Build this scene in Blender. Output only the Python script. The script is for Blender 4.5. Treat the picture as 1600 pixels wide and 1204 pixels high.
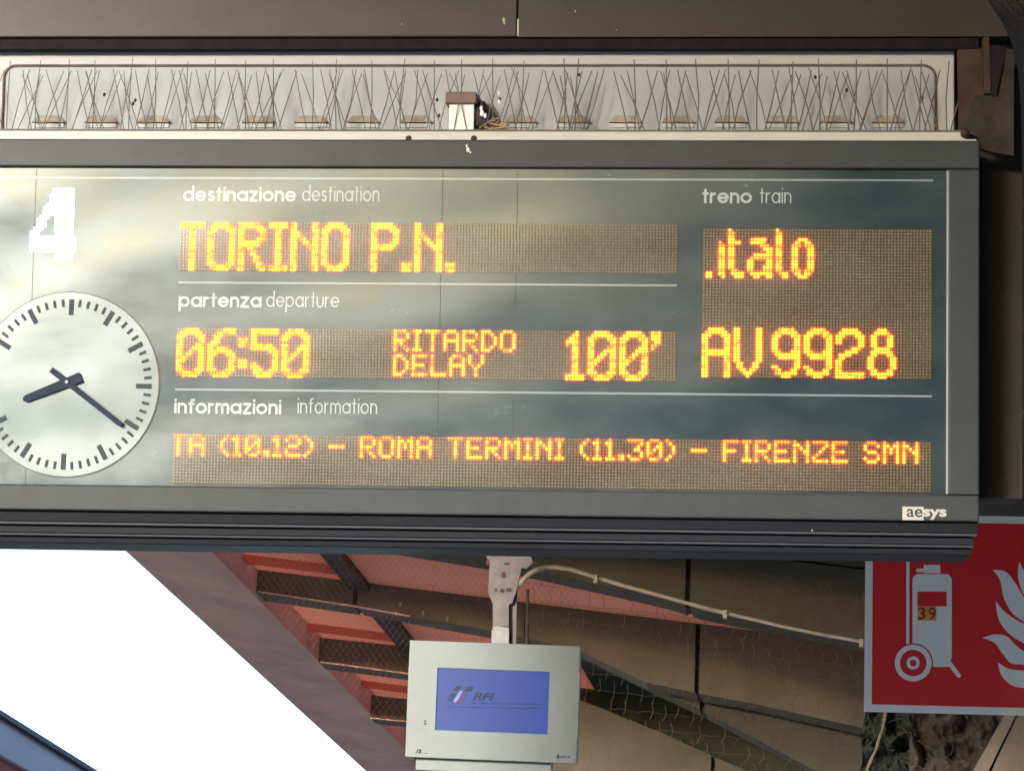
import bpy, bmesh, math, random
import numpy as np
from mathutils import Vector, Matrix
from mathutils.geometry import tessellate_polygon
random.seed(7)
S = bpy.context.scene
for o in list(bpy.data.objects): bpy.data.objects.remove(o)

# ------------------------------------------------------------------ camera
F = 4700.0; CX, CY = 800.0, 602.0
XA = Vector((0.98994362, 0.00240501, 0.14144204))      # world axes seen from the camera (right, up, back)
YA = Vector((0.13613517, -0.28800153, -0.94790418))
ZA = Vector((0.0384558, 0.95762693, -0.28543268))
CAM = Vector((0, 0, 1.6))
M3 = Matrix((XA, YA, ZA))
cam_d = bpy.data.cameras.new('camera'); cam = bpy.data.objects.new('camera', cam_d)
S.collection.objects.link(cam); S.camera = cam
cam.matrix_world = Matrix.Translation(CAM) @ M3.to_4x4()
cam_d.sensor_width = 36; cam_d.lens = 36 * F / 1600
cam_d.clip_start = 0.05; cam_d.clip_end = 6000

# ------------------------------------------------------------------ world and sun
SUN_EL, SUN_DIR = 7.0, Vector((-0.37, -0.93, 0))
W = bpy.data.worlds.new('World'); S.world = W; W.use_nodes = True
nt = W.node_tree; bg = nt.nodes['Background']
sky = nt.nodes.new('ShaderNodeTexSky'); sky.sky_type = 'NISHITA'; sky.sun_disc = False
sky.sun_elevation = math.radians(SUN_EL)
az = math.atan2(SUN_DIR.x, SUN_DIR.y)
sky.sun_rotation = az
sky.air_density = 0.8; sky.dust_density = 1.0; sky.ozone_density = 2.0
nt.links.new(sky.outputs[0], bg.inputs[0]); bg.inputs[1].default_value = 0.15
sd = bpy.data.lights.new('sun', 'SUN'); sun = bpy.data.objects.new('sun', sd); S.collection.objects.link(sun)
sd.energy = 0.95; sd.angle = math.radians(10); sd.color = (1.0, 0.992, 0.98)
el = math.radians(SUN_EL)
sv = Vector((SUN_DIR.normalized().x * math.cos(el), SUN_DIR.normalized().y * math.cos(el), math.sin(el)))
sun.rotation_euler = sv.to_track_quat('Z', 'Y').to_euler()
S.view_settings.view_transform = 'Standard'; S.view_settings.look = 'None'
S.view_settings.gamma = 1; S.view_settings.use_curve_mapping = False
S.view_settings.exposure = 2.6
S.render.engine = 'CYCLES'

# ------------------------------------------------------------------ measuring helpers
P = 0.00762                      # LED pitch in metres, the board's unit
def Rz(a): return Matrix.Rotation(a, 3, 'Z')
def Rx(a): return Matrix.Rotation(a, 3, 'X')
def Ry(a): return Matrix.Rotation(a, 3, 'Y')
BO = Vector((-1.85074701, 6.86286212, 3.54520532))      # board origin: top left corner of the long LED row
BR = Rz(math.radians(3.27091298)) @ Rx(math.radians(10.44048509)) @ Ry(math.radians(-0.29758313))
BRT = BR.transposed()
def ray(px, py): return M3 @ Vector((px - CX, -(py - CY), -F)) / F
def at(px, py, Y):               # point of the line of sight that lies on the vertical plane y = Y
    r = ray(px, py); return CAM + r * (Y / r.y)
def bp(px, py, d=0.0):           # the same on the plane d metres behind the board's face, in board coordinates
    n = BR @ Vector((0, 1, 0)); r = ray(px, py)
    t = ((BO + n * d - CAM).dot(n)) / r.dot(n)
    return BRT @ (CAM + r * t - BO)
ROOF_X, ROOF_Z, ROOF_S = -4.7, 5.6, math.tan(math.radians(6.6))
def roof_z(x): return ROOF_Z - ROOF_S * (x - ROOF_X)
def on_roof(px, py, dz=0.0):
    r = ray(px, py)
    # CAM.z + t r.z = ROOF_Z + dz - S (t r.x - ROOF_X)
    t = (ROOF_Z + dz + ROOF_S * ROOF_X - CAM.z) / (r.z + ROOF_S * r.x)
    return CAM + r * t

# ------------------------------------------------------------------ materials
def mat(name, col, rough=0.6, metal=0.0, coat=0.0, coat_rough=0.1, var=0.0, vscale=8.0, col2=None,
        bump=0.0, bscale=60.0, emis=None, estr=0.0, spec=0.5, streak=None, dust=0.0, dustcol=(.30, .32, .32)):
    m = bpy.data.materials.new(name); m.use_nodes = True; t = m.node_tree; N = t.nodes; L = t.links
    b = N['Principled BSDF']
    b.inputs['Base Color'].default_value = (*col, 1); b.inputs['Roughness'].default_value = rough
    b.inputs['Metallic'].default_value = metal; b.inputs['Coat Weight'].default_value = coat
    b.inputs['Coat Roughness'].default_value = coat_rough; b.inputs['Coat IOR'].default_value = 1.85; b.inputs['Specular IOR Level'].default_value = spec
    tc = N.new('ShaderNodeTexCoord'); out = None
    if var > 0 or col2:
        nz = N.new('ShaderNodeTexNoise'); nz.inputs['Scale'].default_value = vscale; nz.inputs['Detail'].default_value = 8
        nz.inputs['Roughness'].default_value = 0.65
        if streak:
            mp = N.new('ShaderNodeMapping'); mp.inputs['Scale'].default_value = streak
            L.new(tc.outputs['Object'], mp.inputs[0]); L.new(mp.outputs[0], nz.inputs[0])
        else: L.new(tc.outputs['Object'], nz.inputs[0])
        cr = N.new('ShaderNodeValToRGB'); cr.color_ramp.elements[0].position = .32; cr.color_ramp.elements[1].position = .68
        c2 = col2 or tuple(min(1, c * (1 + var)) for c in col)
        c1 = col if col2 else tuple(c * (1 - var) for c in col)
        cr.color_ramp.elements[0].color = (*c1, 1); cr.color_ramp.elements[1].color = (*c2, 1)
        L.new(nz.outputs[0], cr.inputs[0]); out = cr.outputs[0]
    if dust > 0:
        n2 = N.new('ShaderNodeTexNoise'); n2.inputs['Scale'].default_value = 3.0; n2.inputs['Detail'].default_value = 10
        n2.inputs['Roughness'].default_value = .7
        L.new(tc.outputs['Object'], n2.inputs[0])
        mr = N.new('ShaderNodeMapRange'); mr.inputs[1].default_value = .3; mr.inputs[2].default_value = .75
        mr.inputs[3].default_value = dust * .4; mr.inputs[4].default_value = dust
        L.new(n2.outputs[0], mr.inputs[0])
        mx = N.new('ShaderNodeMix'); mx.data_type = 'RGBA'; mx.inputs[7].default_value = (*dustcol, 1)
        L.new(mr.outputs[0], mx.inputs[0])
        if out: L.new(out, mx.inputs[6])
        else: mx.inputs[6].default_value = (*col, 1)
        out = mx.outputs[2]
    if out: L.new(out, b.inputs['Base Color'])
    if bump > 0:
        nb = N.new('ShaderNodeTexNoise'); nb.inputs['Scale'].default_value = bscale; nb.inputs['Detail'].default_value = 6
        L.new(tc.outputs['Object'], nb.inputs[0])
        bn = N.new('ShaderNodeBump'); bn.inputs['Strength'].default_value = bump; bn.inputs['Distance'].default_value = .004
        L.new(nb.outputs[0], bn.inputs['Height']); L.new(bn.outputs[0], b.inputs['Normal'])
    if coat == 1.0:        # faces behind the tinted anti-glare cover: one cool, slightly wavy, smeared reflection
        b.inputs['Coat Weight'].default_value = 0; b.inputs['IOR'].default_value = 1.70
        b.inputs['Specular IOR Level'].default_value = .5; b.inputs['Specular Tint'].default_value = (.70, .87, 1.0, 1)
        n3 = N.new('ShaderNodeTexNoise'); n3.inputs['Scale'].default_value = 4.0; n3.inputs['Detail'].default_value = 9; n3.inputs['Roughness'].default_value = .7
        mp3 = N.new('ShaderNodeMapping'); mp3.inputs['Scale'].default_value = (1, 1, 2.2)
        L.new(tc.outputs['Object'], mp3.inputs[0]); L.new(mp3.outputs[0], n3.inputs[0])
        r3 = N.new('ShaderNodeMapRange'); r3.inputs[1].default_value = .35; r3.inputs[2].default_value = .68
        r3.inputs[3].default_value = coat_rough-.045; r3.inputs[4].default_value = coat_rough+.06
        L.new(n3.outputs[0], r3.inputs[0]); L.new(r3.outputs[0], b.inputs['Roughness'])
        n4 = N.new('ShaderNodeTexNoise'); n4.inputs['Scale'].default_value = 2.1; n4.inputs['Detail'].default_value = 1
        mp4 = N.new('ShaderNodeMapping'); mp4.inputs['Rotation'].default_value = (0, .6, 0); mp4.inputs['Scale'].default_value = (.7, 1, 1.6)
        L.new(tc.outputs['Object'], mp4.inputs[0]); L.new(mp4.outputs[0], n4.inputs[0])
        b4 = N.new('ShaderNodeBump'); b4.inputs['Strength'].default_value = 1; b4.inputs['Distance'].default_value = .010
        L.new(n4.outputs[0], b4.inputs['Height']); L.new(b4.outputs[0], b.inputs['Normal'])
    if emis:
        b.inputs['Emission Color'].default_value = (*emis, 1); b.inputs['Emission Strength'].default_value = estr
    return m
CT, CR = 1.0, 0.225
M = {
 'face': mat('printed_face', (.004, .015, .022), .5, coat=CT, coat_rough=CR, dust=.045, bump=.02, bscale=300, spec=0.08),
 'face_edge': mat('face_edge', (.22, .23, .23), .5),
 'frame': mat('frame_paint', (.010, .015, .018), .55, coat=.10, coat_rough=.42, var=.3, vscale=9, dust=.045, bump=.05, bscale=200, spec=0.18),
 'frame_dark': mat('frame_black', (.008, .009, .013), .5, dust=.012, spec=0.05),
 'moulding': mat('moulding_grey', (.008, .009, .014), .5, dust=.02, spec=0.08),
 'ridge': mat('ridge_grey', (.032, .034, .042), .5, dust=.03, spec=0.3),
 'print_white': mat('print_white', (.27, .30, .31), .5, coat=CT, coat_rough=CR),
 'print_line': mat('print_line', (.18, .21, .22), .5, coat=CT, coat_rough=CR),
 'matrix': mat('matrix_board', (.040, .026, .015), .5, coat=CT, coat_rough=CR, var=.12, vscale=20, spec=0.1),
 'matrix_num': mat('matrix_number', (.022, .030, .034), .5, coat=CT, coat_rough=CR, spec=0.08),
 'led_off': mat('led_unlit', (.098, .078, .038), .55, coat=CT, coat_rough=CR, var=.35, vscale=160),
 'led_off_num': mat('led_unlit_number', (.028, .036, .038), .5, coat=CT, coat_rough=CR, spec=0.08),
 'led_on': mat('led_amber', (.06, .02, .004), .4, emis=(1.0, .042, .0010), estr=11, coat=.5, coat_rough=CR),
 'led_on2': mat('led_amber_dim', (.06, .02, .004), .4, emis=(1.0, .018, .0010), estr=7, coat=.5, coat_rough=CR),
 'led_white': mat('led_white', (.3, .3, .3), .4, emis=(.92, .97, 1.0), estr=4.0, coat=CT, coat_rough=CR),
 'dial': mat('clock_dial', (.15, .175, .175), .5, coat=CT, coat_rough=CR, var=.02),
 'dial_mark': mat('dial_mark', (.045, .052, .060), .6, spec=.05),
 'hand': mat('clock_hand', (.022, .028, .046), .6, spec=.05),
 'cabinet': mat('cabinet_white', (.345, .365, .36), .55, var=.06, vscale=5, bump=.04, bscale=90, dust=.22, dustcol=(.33, .29, .24)),
 'cabinet_in': mat('cabinet_panel', (.28, .31, .32), .6, var=.07, vscale=6, bump=.05, bscale=120, dust=.25, dustcol=(.30, .29, .27)),
 'ledge': mat('ledge_cream', (.35, .34, .30), .5, var=.10, vscale=9, streak=(1, 1, 6)),
 'seam': mat('seam_gasket', (.10, .075, .07), .7, var=.3, vscale=20),
 'louvre': mat('louvre_brown', (.27, .225, .18), .7, var=.25, vscale=40),
 'spike': mat('spike_steel', (.085, .070, .062), .65, metal=.0, var=.4, vscale=30),
 'beam': mat('beam_paint', (.016, .014, .013), .7, coat=.22, coat_rough=.42, var=.35, vscale=5, dust=.04, dustcol=(.16, .145, .125), bump=.08, bscale=90, spec=0.12),
 'beam_dark': mat('beam_dark', (.012, .010, .011), .75, var=.3, vscale=20, spec=0.1),
 'post': mat('post_paint', (.016, .014, .013), .6, var=.3, vscale=9, dust=.08, dustcol=(.14, .12, .095), spec=0.15),
 'rust': mat('rusty_plate', (.032, .018, .014), .8, col2=(.062, .040, .030), vscale=14, bump=.2, spec=0.15),
 'rust_grey': mat('weathered_plate', (.022, .018, .015), .8, col2=(.045, .037, .030), vscale=16, bump=.2, spec=0.15),
 'white_box': mat('white_box', (.62, .61, .56), .6, var=.12, vscale=20, streak=(3, 1, .5)),
 'brown_lid': mat('brown_lid', (.12, .075, .06), .7, var=.15, vscale=20),
 'nest': mat('nest_straw', (.20, .13, .06), .9, col2=(.50, .42, .22), vscale=60),
 'nest_dark': mat('nest_dark', (.035, .02, .03), .9, var=.4, vscale=40),
 'fluff': mat('white_fluff', (.75, .73, .68), .9),
 'knot': mat('dark_speck', (.03, .022, .02), .9),
 'concrete': mat('rib_concrete', (.095, .076, .055), .9, col2=(.165, .135, .095), vscale=1.6, bump=.5, bscale=18),
 'concrete_g': mat('rib_olive', (.055, .048, .032), .9, col2=(.11, .092, .06), vscale=1.1, bump=.5, bscale=18),  # darker olive concrete tone
 'soffit': mat('soffit_board', (.70, .43, .37), .85, var=.22, vscale=1.5, bump=.3, bscale=14),
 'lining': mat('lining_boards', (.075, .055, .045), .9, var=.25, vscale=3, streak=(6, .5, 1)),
 'joint': mat('joint_dark', (.035, .022, .016), .9),
 'red': mat('red_infill', (.72, .25, .15), .7, col2=(.80, .38, .27), vscale=2.2, streak=(.4, 3, 1)),
 'rafter': mat('dark_rafter', (.070, .040, .036), .8, var=.2, vscale=4),
 'wire': mat('net_wire', (.085, .042, .032), .8, var=.3, vscale=20),
 'wire_light': mat('net_wire_light', (.105, .083, .055), .8, var=.3, vscale=20),
 'recess': mat('recess_shade', (.06, .065, .045), .95, col2=(.09, .098, .068), vscale=1.5),  # shade of the gap between ribs put into the colour
 'conduit': mat('conduit_cream', (.36, .30, .23), .6, var=.2, vscale=14),
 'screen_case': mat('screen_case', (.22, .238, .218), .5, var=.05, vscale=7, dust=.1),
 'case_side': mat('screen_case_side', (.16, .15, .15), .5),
 'screen': mat('blue_screen', (.004, .014, .05), .5, emis=(.018, .055, .33), estr=.13, col2=(.005, .018, .06), vscale=30),
 'print_navy': mat('print_navy', (.003, .005, .022), .5),
 'print_plum': mat('print_plum', (.07, .02, .08), .5),
 'print_dark': mat('print_dark', (.04, .05, .05), .6),
 'pale_print': mat('pale_print', (.18, .20, .42), .6),
 'bracket': mat('bracket_paint', (.125, .098, .085), .7, col2=(.20, .165, .15), vscale=18, bump=.15, bscale=60),
 'bracket_clean': mat('bracket_white', (.27, .265, .24), .6, var=.1, vscale=30),
 'hole': mat('rust_hole', (.09, .035, .025), .9),
 'sign_red': mat('sign_red', (.78, .022, .028), .45, var=.05, vscale=5),
 'sign_white': mat('sign_white', (.88, .85, .82), .5, var=.04, vscale=9),
 'sticker': mat('sticker_orange', (.75, .38, .08), .6), 'sticker_ink': mat('sticker_ink', (.42, .04, .012), .6),
 'fascia': mat('fascia_grey', (.26, .28, .33), .6, var=.08, vscale=1), 'gutter': mat('gutter_dark', (.02, .022, .035), .7),
 'far_red': mat('far_red_boards', (.30, .10, .10), .8, col2=(.42, .20, .20), vscale=1.2),
 'roof_top': mat('roof_sheet', (.16, .13, .11), .9, var=.2, vscale=.5),
 'paving': mat('platform_paving', (.31, .31, .30), .9, var=.12, vscale=.8, bump=.2, bscale=10),
 'ballast': mat('track_ballast', (.34, .33, .32), .95, var=.4, vscale=6, bump=.6, bscale=12),
 'ground': mat('ground_earth', (.26, .26, .25), .95, var=.2, vscale=.2),
 'girder': mat('girder_tan', (.26, .20, .15), .7, var=.2, vscale=6), 'girder_dark': mat('girder_groove', (.03, .02, .015), .8),
 'rag': mat('tangled_net', (.030, .022, .018), .95, col2=(.13, .10, .085), vscale=5, bump=.8, bscale=40),
 'rag_green': mat('tangled_net_green', (.014, .019, .016), .95, col2=(.045, .055, .042), vscale=14, bump=.8, bscale=40),
 'rope': mat('tan_rope', (.28, .19, .13), .9, var=.3, vscale=40),
 'bark': mat('bark', (.09, .07, .05), .9), 'pale_wall': mat('pale_wall', (.62, .60, .55), .8, var=.05, vscale=.5),
}

_t = M['red'].node_tree; _b = _t.nodes['Principled BSDF']; _tr = _t.nodes.new('ShaderNodeBsdfTranslucent'); _mx = _t.nodes.new('ShaderNodeMixShader')
_mx.inputs[0].default_value = .7; _tr.inputs[0].default_value = (.90, .44, .29, 1)      # thin red sheets let daylight through
_t.links.new(_b.outputs[0], _mx.inputs[1]); _t.links.new(_tr.outputs[0], _mx.inputs[2]); _t.links.new(_mx.outputs[0], _t.nodes['Material Output'].inputs[0])
# ------------------------------------------------------------------ mesh helpers
def link(name, me, m, parent=None):
    o = bpy.data.objects.new(name, me); S.collection.objects.link(o)
    if parent: o.parent = parent
    for k in (m if isinstance(m, (list, tuple)) else [m]):
        if k and k.name not in [x.name for x in me.materials if x]: me.materials.append(k)
    return o
def tag(o, label=None, cat=None, group=None, kind=None):
    if label: o['label'] = label
    if cat: o['category'] = cat
    if group: o['group'] = group
    if kind: o['kind'] = kind
    return o
def empty(name, loc=(0, 0, 0), rot=None):
    o = bpy.data.objects.new(name, None); S.collection.objects.link(o); o.location = loc
    if rot is not None: o.rotation_euler = rot.to_euler()
    o.empty_display_size = .1
    return o
class MB:
    def __init__(s): s.v = []; s.f = []; s.mi = []; s.smooth = False
    def quad(s, a, b, c, d, mi=0):
        n = len(s.v); s.v += [tuple(a), tuple(b), tuple(c), tuple(d)]; s.f.append((n, n+1, n+2, n+3)); s.mi.append(mi); return s
    def box(s, x0, y0, z0, x1, y1, z1, mi=0, bev=0.0):
        if bev <= 0:
            n = len(s.v)
            s.v += [(x0,y0,z0),(x1,y0,z0),(x1,y1,z0),(x0,y1,z0),(x0,y0,z1),(x1,y0,z1),(x1,y1,z1),(x0,y1,z1)]
            for q in ((0,3,2,1),(4,5,6,7),(0,1,5,4),(1,2,6,5),(2,3,7,6),(3,0,4,7)): s.f.append(tuple(n+i for i in q)); s.mi.append(mi)
        else:
            bm = bmesh.new(); bmesh.ops.create_cube(bm, size=1)
            for v in bm.verts: v.co = Vector((x0 + (v.co.x+.5)*(x1-x0), y0 + (v.co.y+.5)*(y1-y0), z0 + (v.co.z+.5)*(z1-z0)))
            bmesh.ops.bevel(bm, geom=bm.edges[:], offset=bev, segments=2, affect='EDGES', profile=.5)
            n = len(s.v); s.v += [tuple(v.co) for v in bm.verts]
            bm.verts.index_update()
            for f in bm.faces: s.f.append(tuple(n+v.index for v in f.verts)); s.mi.append(mi)
            bm.free()
        return s
    def prism(s, pts, y0, y1, mi=0, to=None):     # outline in x,z pushed from y0 (front) to y1 (back)
        a = [Vector((p[0], 0, p[1])) for p in pts]
        tris = tessellate_polygon([[Vector((p[0], p[1], 0)) for p in pts]])
        n = len(s.v); k = len(pts)
        w = to or (lambda x, y, z: (x, y, z))
        s.v += [tuple(w(p.x, y0, p.z)) for p in a] + [tuple(w(p.x, y1, p.z)) for p in a]
        for t in tris:
            s.f.append((n+t[0], n+t[1], n+t[2])); s.mi.append(mi)
            s.f.append((n+k+t[2], n+k+t[1], n+k+t[0])); s.mi.append(mi)
        for i in range(k):
            j = (i+1) % k; s.f.append((n+i, n+j, n+k+j, n+k+i)); s.mi.append(mi)
        return s
    def tube(s, pts, r, sides=6, mi=0, cap=True):
        pts = [Vector(p) for p in pts]; rs = r if isinstance(r, (list, tuple)) else [r]*len(pts)
        n0 = len(s.v); up = None
        for i, p in enumerate(pts):
            d = (pts[min(i+1, len(pts)-1)] - pts[max(i-1, 0)]).normalized()
            if up is None:
                up = Vector((0, 0, 1)) if abs(d.z) < .9 else Vector((1, 0, 0))
            a = d.cross(up).normalized(); b = a.cross(d).normalized(); up = b
            for k in range(sides):
                t = 2*math.pi*k/sides; s.v.append(tuple(p + (a*math.cos(t) + b*math.sin(t))*rs[i]))
        for i in range(len(pts)-1):
            for k in range(sides):
                q = n0+i*sides; k2 = (k+1) % sides
                s.f.append((q+k, q+k2, q+sides+k2, q+sides+k)); s.mi.append(mi)
        if cap:
            s.f.append(tuple(n0+k for k in range(sides))[::-1]); s.mi.append(mi)
            q = n0+(len(pts)-1)*sides; s.f.append(tuple(q+k for k in range(sides))); s.mi.append(mi)
        return s
    def dome(s, x, z, y, r, h, sides=8, mi=0):     # a round LED lens standing h proud of plane y (towards -y)
        n = len(s.v)
        for rr, yy in ((r, y), (r*.72, y-h*.75), ):
            for k in range(sides):
                t = 2*math.pi*(k+.5)/sides; s.v.append((x+rr*math.cos(t), yy, z+rr*math.sin(t)))
        s.v.append((x, y-h, z))
        for k in range(sides):
            k2 = (k+1) % sides
            s.f.append((n+k, n+k2, n+sides+k2, n+sides+k)); s.mi.append(mi)
            s.f.append((n+sides+k, n+sides+k2, n+2*sides)); s.mi.append(mi)
        return s
    def lathe(s, prof, c, axis='y', seg=48, mi=0):  # prof: (radius, y)
        n = len(s.v); c = Vector(c)
        for r, y in prof:
            for k in range(seg):
                t = 2*math.pi*k/seg; s.v.append((c.x+r*math.cos(t), c.y+y, c.z+r*math.sin(t)))
        for i in range(len(prof)-1):
            for k in range(seg):
                k2 = (k+1) % seg; a = n+i*seg; b = a+seg
                s.f.append((a+k, a+k2, b+k2, b+k)); s.mi.append(mi)
        return s
    def mesh(s, name):
        me = bpy.data.meshes.new(name); me.from_pydata([tuple(v) for v in s.v], [], s.f)
        for p, i in zip(me.polygons, s.mi): p.material_index = i
        me.validate(); me.update()
        bm = bmesh.new(); bm.from_mesh(me); bmesh.ops.recalc_face_normals(bm, faces=bm.faces); bm.to_mesh(me); bm.free()
        if s.smooth:
            for p in me.polygons: p.use_smooth = True
        return me
    def build(s, name, m, parent=None, **k):
        me = s.mesh(name); mats = m if isinstance(m, (list, tuple)) else [m]
        o = bpy.data.objects.new(name, me); S.collection.objects.link(o)
        for x in mats: me.materials.append(x)
        if parent: o.parent = parent
        if k: tag(o, **k)
        return o
def stroke(mb, pts, w, y0, y1, closed=False, mi=0, mx=lambda x, z: (x, z), cap=True):
    """a flat ribbon of width w along pts (x,z), standing between y0 and y1; round ends"""
    pts = [Vector((p[0], p[1])) for p in pts]
    n = len(pts); seg = n if closed else n-1
    for i in range(seg):
        a, b = pts[i], pts[(i+1) % n]; d = b-a
        if d.length < 1e-9: continue
        d.normalize(); q = Vector((-d.y, d.x))*w/2
        yo = (i % 2)*.00006
        mb.prism([mx(*(a+q)), mx(*(a-q)), mx(*(b-q)), mx(*(b+q))], y0-yo, y1, mi)
    ends = range(n) if cap else range(0, 0)
    for i in ends:
        c = pts[i]
        mb.prism([mx(c.x+w/2*math.cos(t*math.pi/4+.39), c.y+w/2*math.sin(t*math.pi/4+.39)) for t in range(8)], y0-.00012-(i % 2)*.00004, y1, mi)
def arc(cx, cz, r, a0, a1, n=12, rz=None):
    rz = rz or r
    return [(cx+r*math.cos(math.radians(a0+(a1-a0)*i/n)), cz+rz*math.sin(math.radians(a0+(a1-a0)*i/n))) for i in range(n+1)]
def glyph(ch):
    """geometric sans strokes, x-height 1: (list of polylines, advance without stroke)"""
    c = arc(.46, .5, .46, 0, 360, 20)
    G = {
     'o': ([c], .92), 'a': ([c, [(.92, 0), (.92, 1)]], .92), 'd': ([c, [(.92, 0), (.92, 1.55)]], .92),
     'p': ([c, [(0, -.5), (0, 1)]], .92), 'e': ([[(0.02, .5), (.9, .5)] , arc(.46, .5, .46, 0, 320, 18)], .92),
     'n': ([[(0, 0), (0, 1)], arc(.36, .60, .36, 180, 0, 10)+[(.72, 0)]], .72),
     'm': ([[(0, 0), (0, 1)], arc(.30, .66, .30, 180, 0, 8)+[(.60, 0)], arc(.90, .66, .30, 180, 0, 8)+[(1.2, 0)]], 1.2),
     'r': ([[(0, 0), (0, 1)], arc(.34, .60, .34, 180, 80, 6)], .42),
     'i': ([[(0, 0), (0, 1)], [(0, 1.36), (0.01, 1.40)]], .0), 't': ([[(.2, 0), (.2, 1.38)], [(0, .97), (.42, .97)]], .42),
     'u': ([[(0, 1), (0, .36)]+arc(.36, .36, .36, 180, 360, 10)+[(.72, 1)]], .72),
     'z': ([[(0, 1), (.68, 1), (0, 0), (.70, 0)]], .70),
     's': ([arc(.28, .74, .24, 40, 270, 8)+arc(.28, .26, .25, 90, -140, 8)], .54),
     'f': ([[(.2, 0), (.2, 1.15)]+arc(.42, 1.2, .22, 180, 70, 5), [(0, .97), (.45, .97)]], .46),
    }
    return G[ch]
def label_text(mb, txt, x, z, xh, w, y0, y1, gap, xw=1.0):
    for chh in txt:
        ps, adv = glyph(chh)
        for p in ps: stroke(mb, [(x+w/2+q[0]*xh*xw, z+w/2+q[1]*(xh-w)) for q in p], w, y0, y1)
        x += adv*xh*xw+w+gap
    return x
def text_mesh(txt, size, depth=.0004, offset=0.0, shear=0.0):
    c = bpy.data.curves.new('t', 'FONT'); c.body = txt; c.size = size; c.extrude = depth; c.offset = offset; c.shear = shear
    o = bpy.data.objects.new('t', c); S.collection.objects.link(o)
    bpy.context.view_layer.update()
    me = bpy.data.meshes.new_from_object(o.evaluated_get(bpy.context.evaluated_depsgraph_get()))
    bpy.data.objects.remove(o); bpy.data.curves.remove(c)
    for v in me.vertices: v.co = (v.co.x, -v.co.z, v.co.y)
    return me
def place_text(name, txt, x0, x1, z0, height, y, m, parent, offset=0.0, shear=0.0, depth=.0004):
    me = text_mesh(txt, 1.0, depth, 0, shear)
    xs = [v.co.x for v in me.vertices]; zs = [v.co.z for v in me.vertices]
    bx, bz = min(xs), min(zs); sx = (x1-x0)/(max(xs)-bx); sz = height/(max(zs)-bz)
    bpy.data.meshes.remove(me)
    me = text_mesh(txt, 1.0, depth, offset, shear)
    for v in me.vertices: v.co = (x0+(v.co.x-bx)*sx, y+v.co.y, z0+(v.co.z-bz)*sz)
    return link(name, me, m, parent)

# ================================================================== ground, tracks
def sheet(name, x0, y0, x1, y1, z, m):
    o = MB().quad((x0,y0,z),(x1,y0,z),(x1,y1,z),(x0,y1,z)).build(name, m); o['kind'] = 'structure'; return o
sheet('ground', -900, -900, 900, 900, -1.1, M['ground'])
sheet('track_bed', -14, -300, -3.6, 300, -1.09, M['ballast'])
o = MB().box(-3.6, -120, -1.085, 9, 120, 0).build('platform', M['paving']); o['kind'] = 'structure'
o = MB().box(-26, -120, -1.085, -14, 120, 0).build('platform_opposite', M['paving']); o['kind'] = 'structure'

# ================================================================== platform canopy above and beyond the board
canopy = empty('platform_canopy', (-4.7, 12, 5.6))
tag(canopy, 'concrete ribbed platform canopy with red infill panels, receding behind the board', 'canopy')
CO = Vector((-4.7, 12, 5.6))
def cw(v): return tuple(Vector(v)-CO)
# roof sheet over everything (its underside carries the red infill beyond the board)
XR = 7.0
def slab(y0, y1, x0, x1, d0, d1, name, m, parent=canopy):
    mb = MB(); a = []
    for (x, y, d) in ((x0,y0,d0),(x1,y0,d0),(x1,y1,d0),(x0,y1,d0),(x0,y0,d1),(x1,y0,d1),(x1,y1,d1),(x0,y1,d1)):
        mb.v.append(cw((x, y, roof_z(x)+d)))
    for q in ((0,3,2,1),(4,5,6,7),(0,1,5,4),(1,2,6,5),(2,3,7,6),(3,0,4,7)): mb.f.append(q); mb.mi.append(0)
    return mb.build(name, m, parent)
slab(-14, on_roof(600, 957).y-1.93-.004, ROOF_X-.02, XR, .34, .44, 'roof_sheet', M['roof_top'])
# eave soffit strip, red infill bays, rafters
RL = [on_roof(333, 857, .0), on_roof(515, 1056, .0)]
XE = (RL[0].x+RL[1].x)/2
slab(-14, 60, ROOF_X-.02, XE+.001, .0, .182, 'soffit_board', M['soffit'])
r1 = on_roof(528, 860, .2); r2 = on_roof(640, 999, .2); XF = (r1.x+r2.x)/2
rib_y = [on_roof(600, 957).y-1.93*(1-k) for k in range(12)]       # far face lines of the ribs
rib_y = [on_roof(600, 957).y + (k-1)*1.93 for k in range(12)]
for k in range(11):
    ya, yb = rib_y[k], rib_y[k+1]-.002
    slab(ya, yb, XE+.002, XF-.067, .17, .18, 'red_panel', M['red'])
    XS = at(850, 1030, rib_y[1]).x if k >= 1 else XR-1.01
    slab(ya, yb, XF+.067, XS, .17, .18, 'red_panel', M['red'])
    slab(ya, yb, XS+.002, XR-1, .17, .19, 'shade_panel', M['recess'])  # dark panel added where the bay should sink into shade
    slab(ya, yb, XF-.065, XF+.065, .125, .33, 'rafter', M['rafter'])
    slab(yb-.42, yb-.30, XE+.004, XF-.069, .135, .168, 'batten', M['red'])
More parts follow.
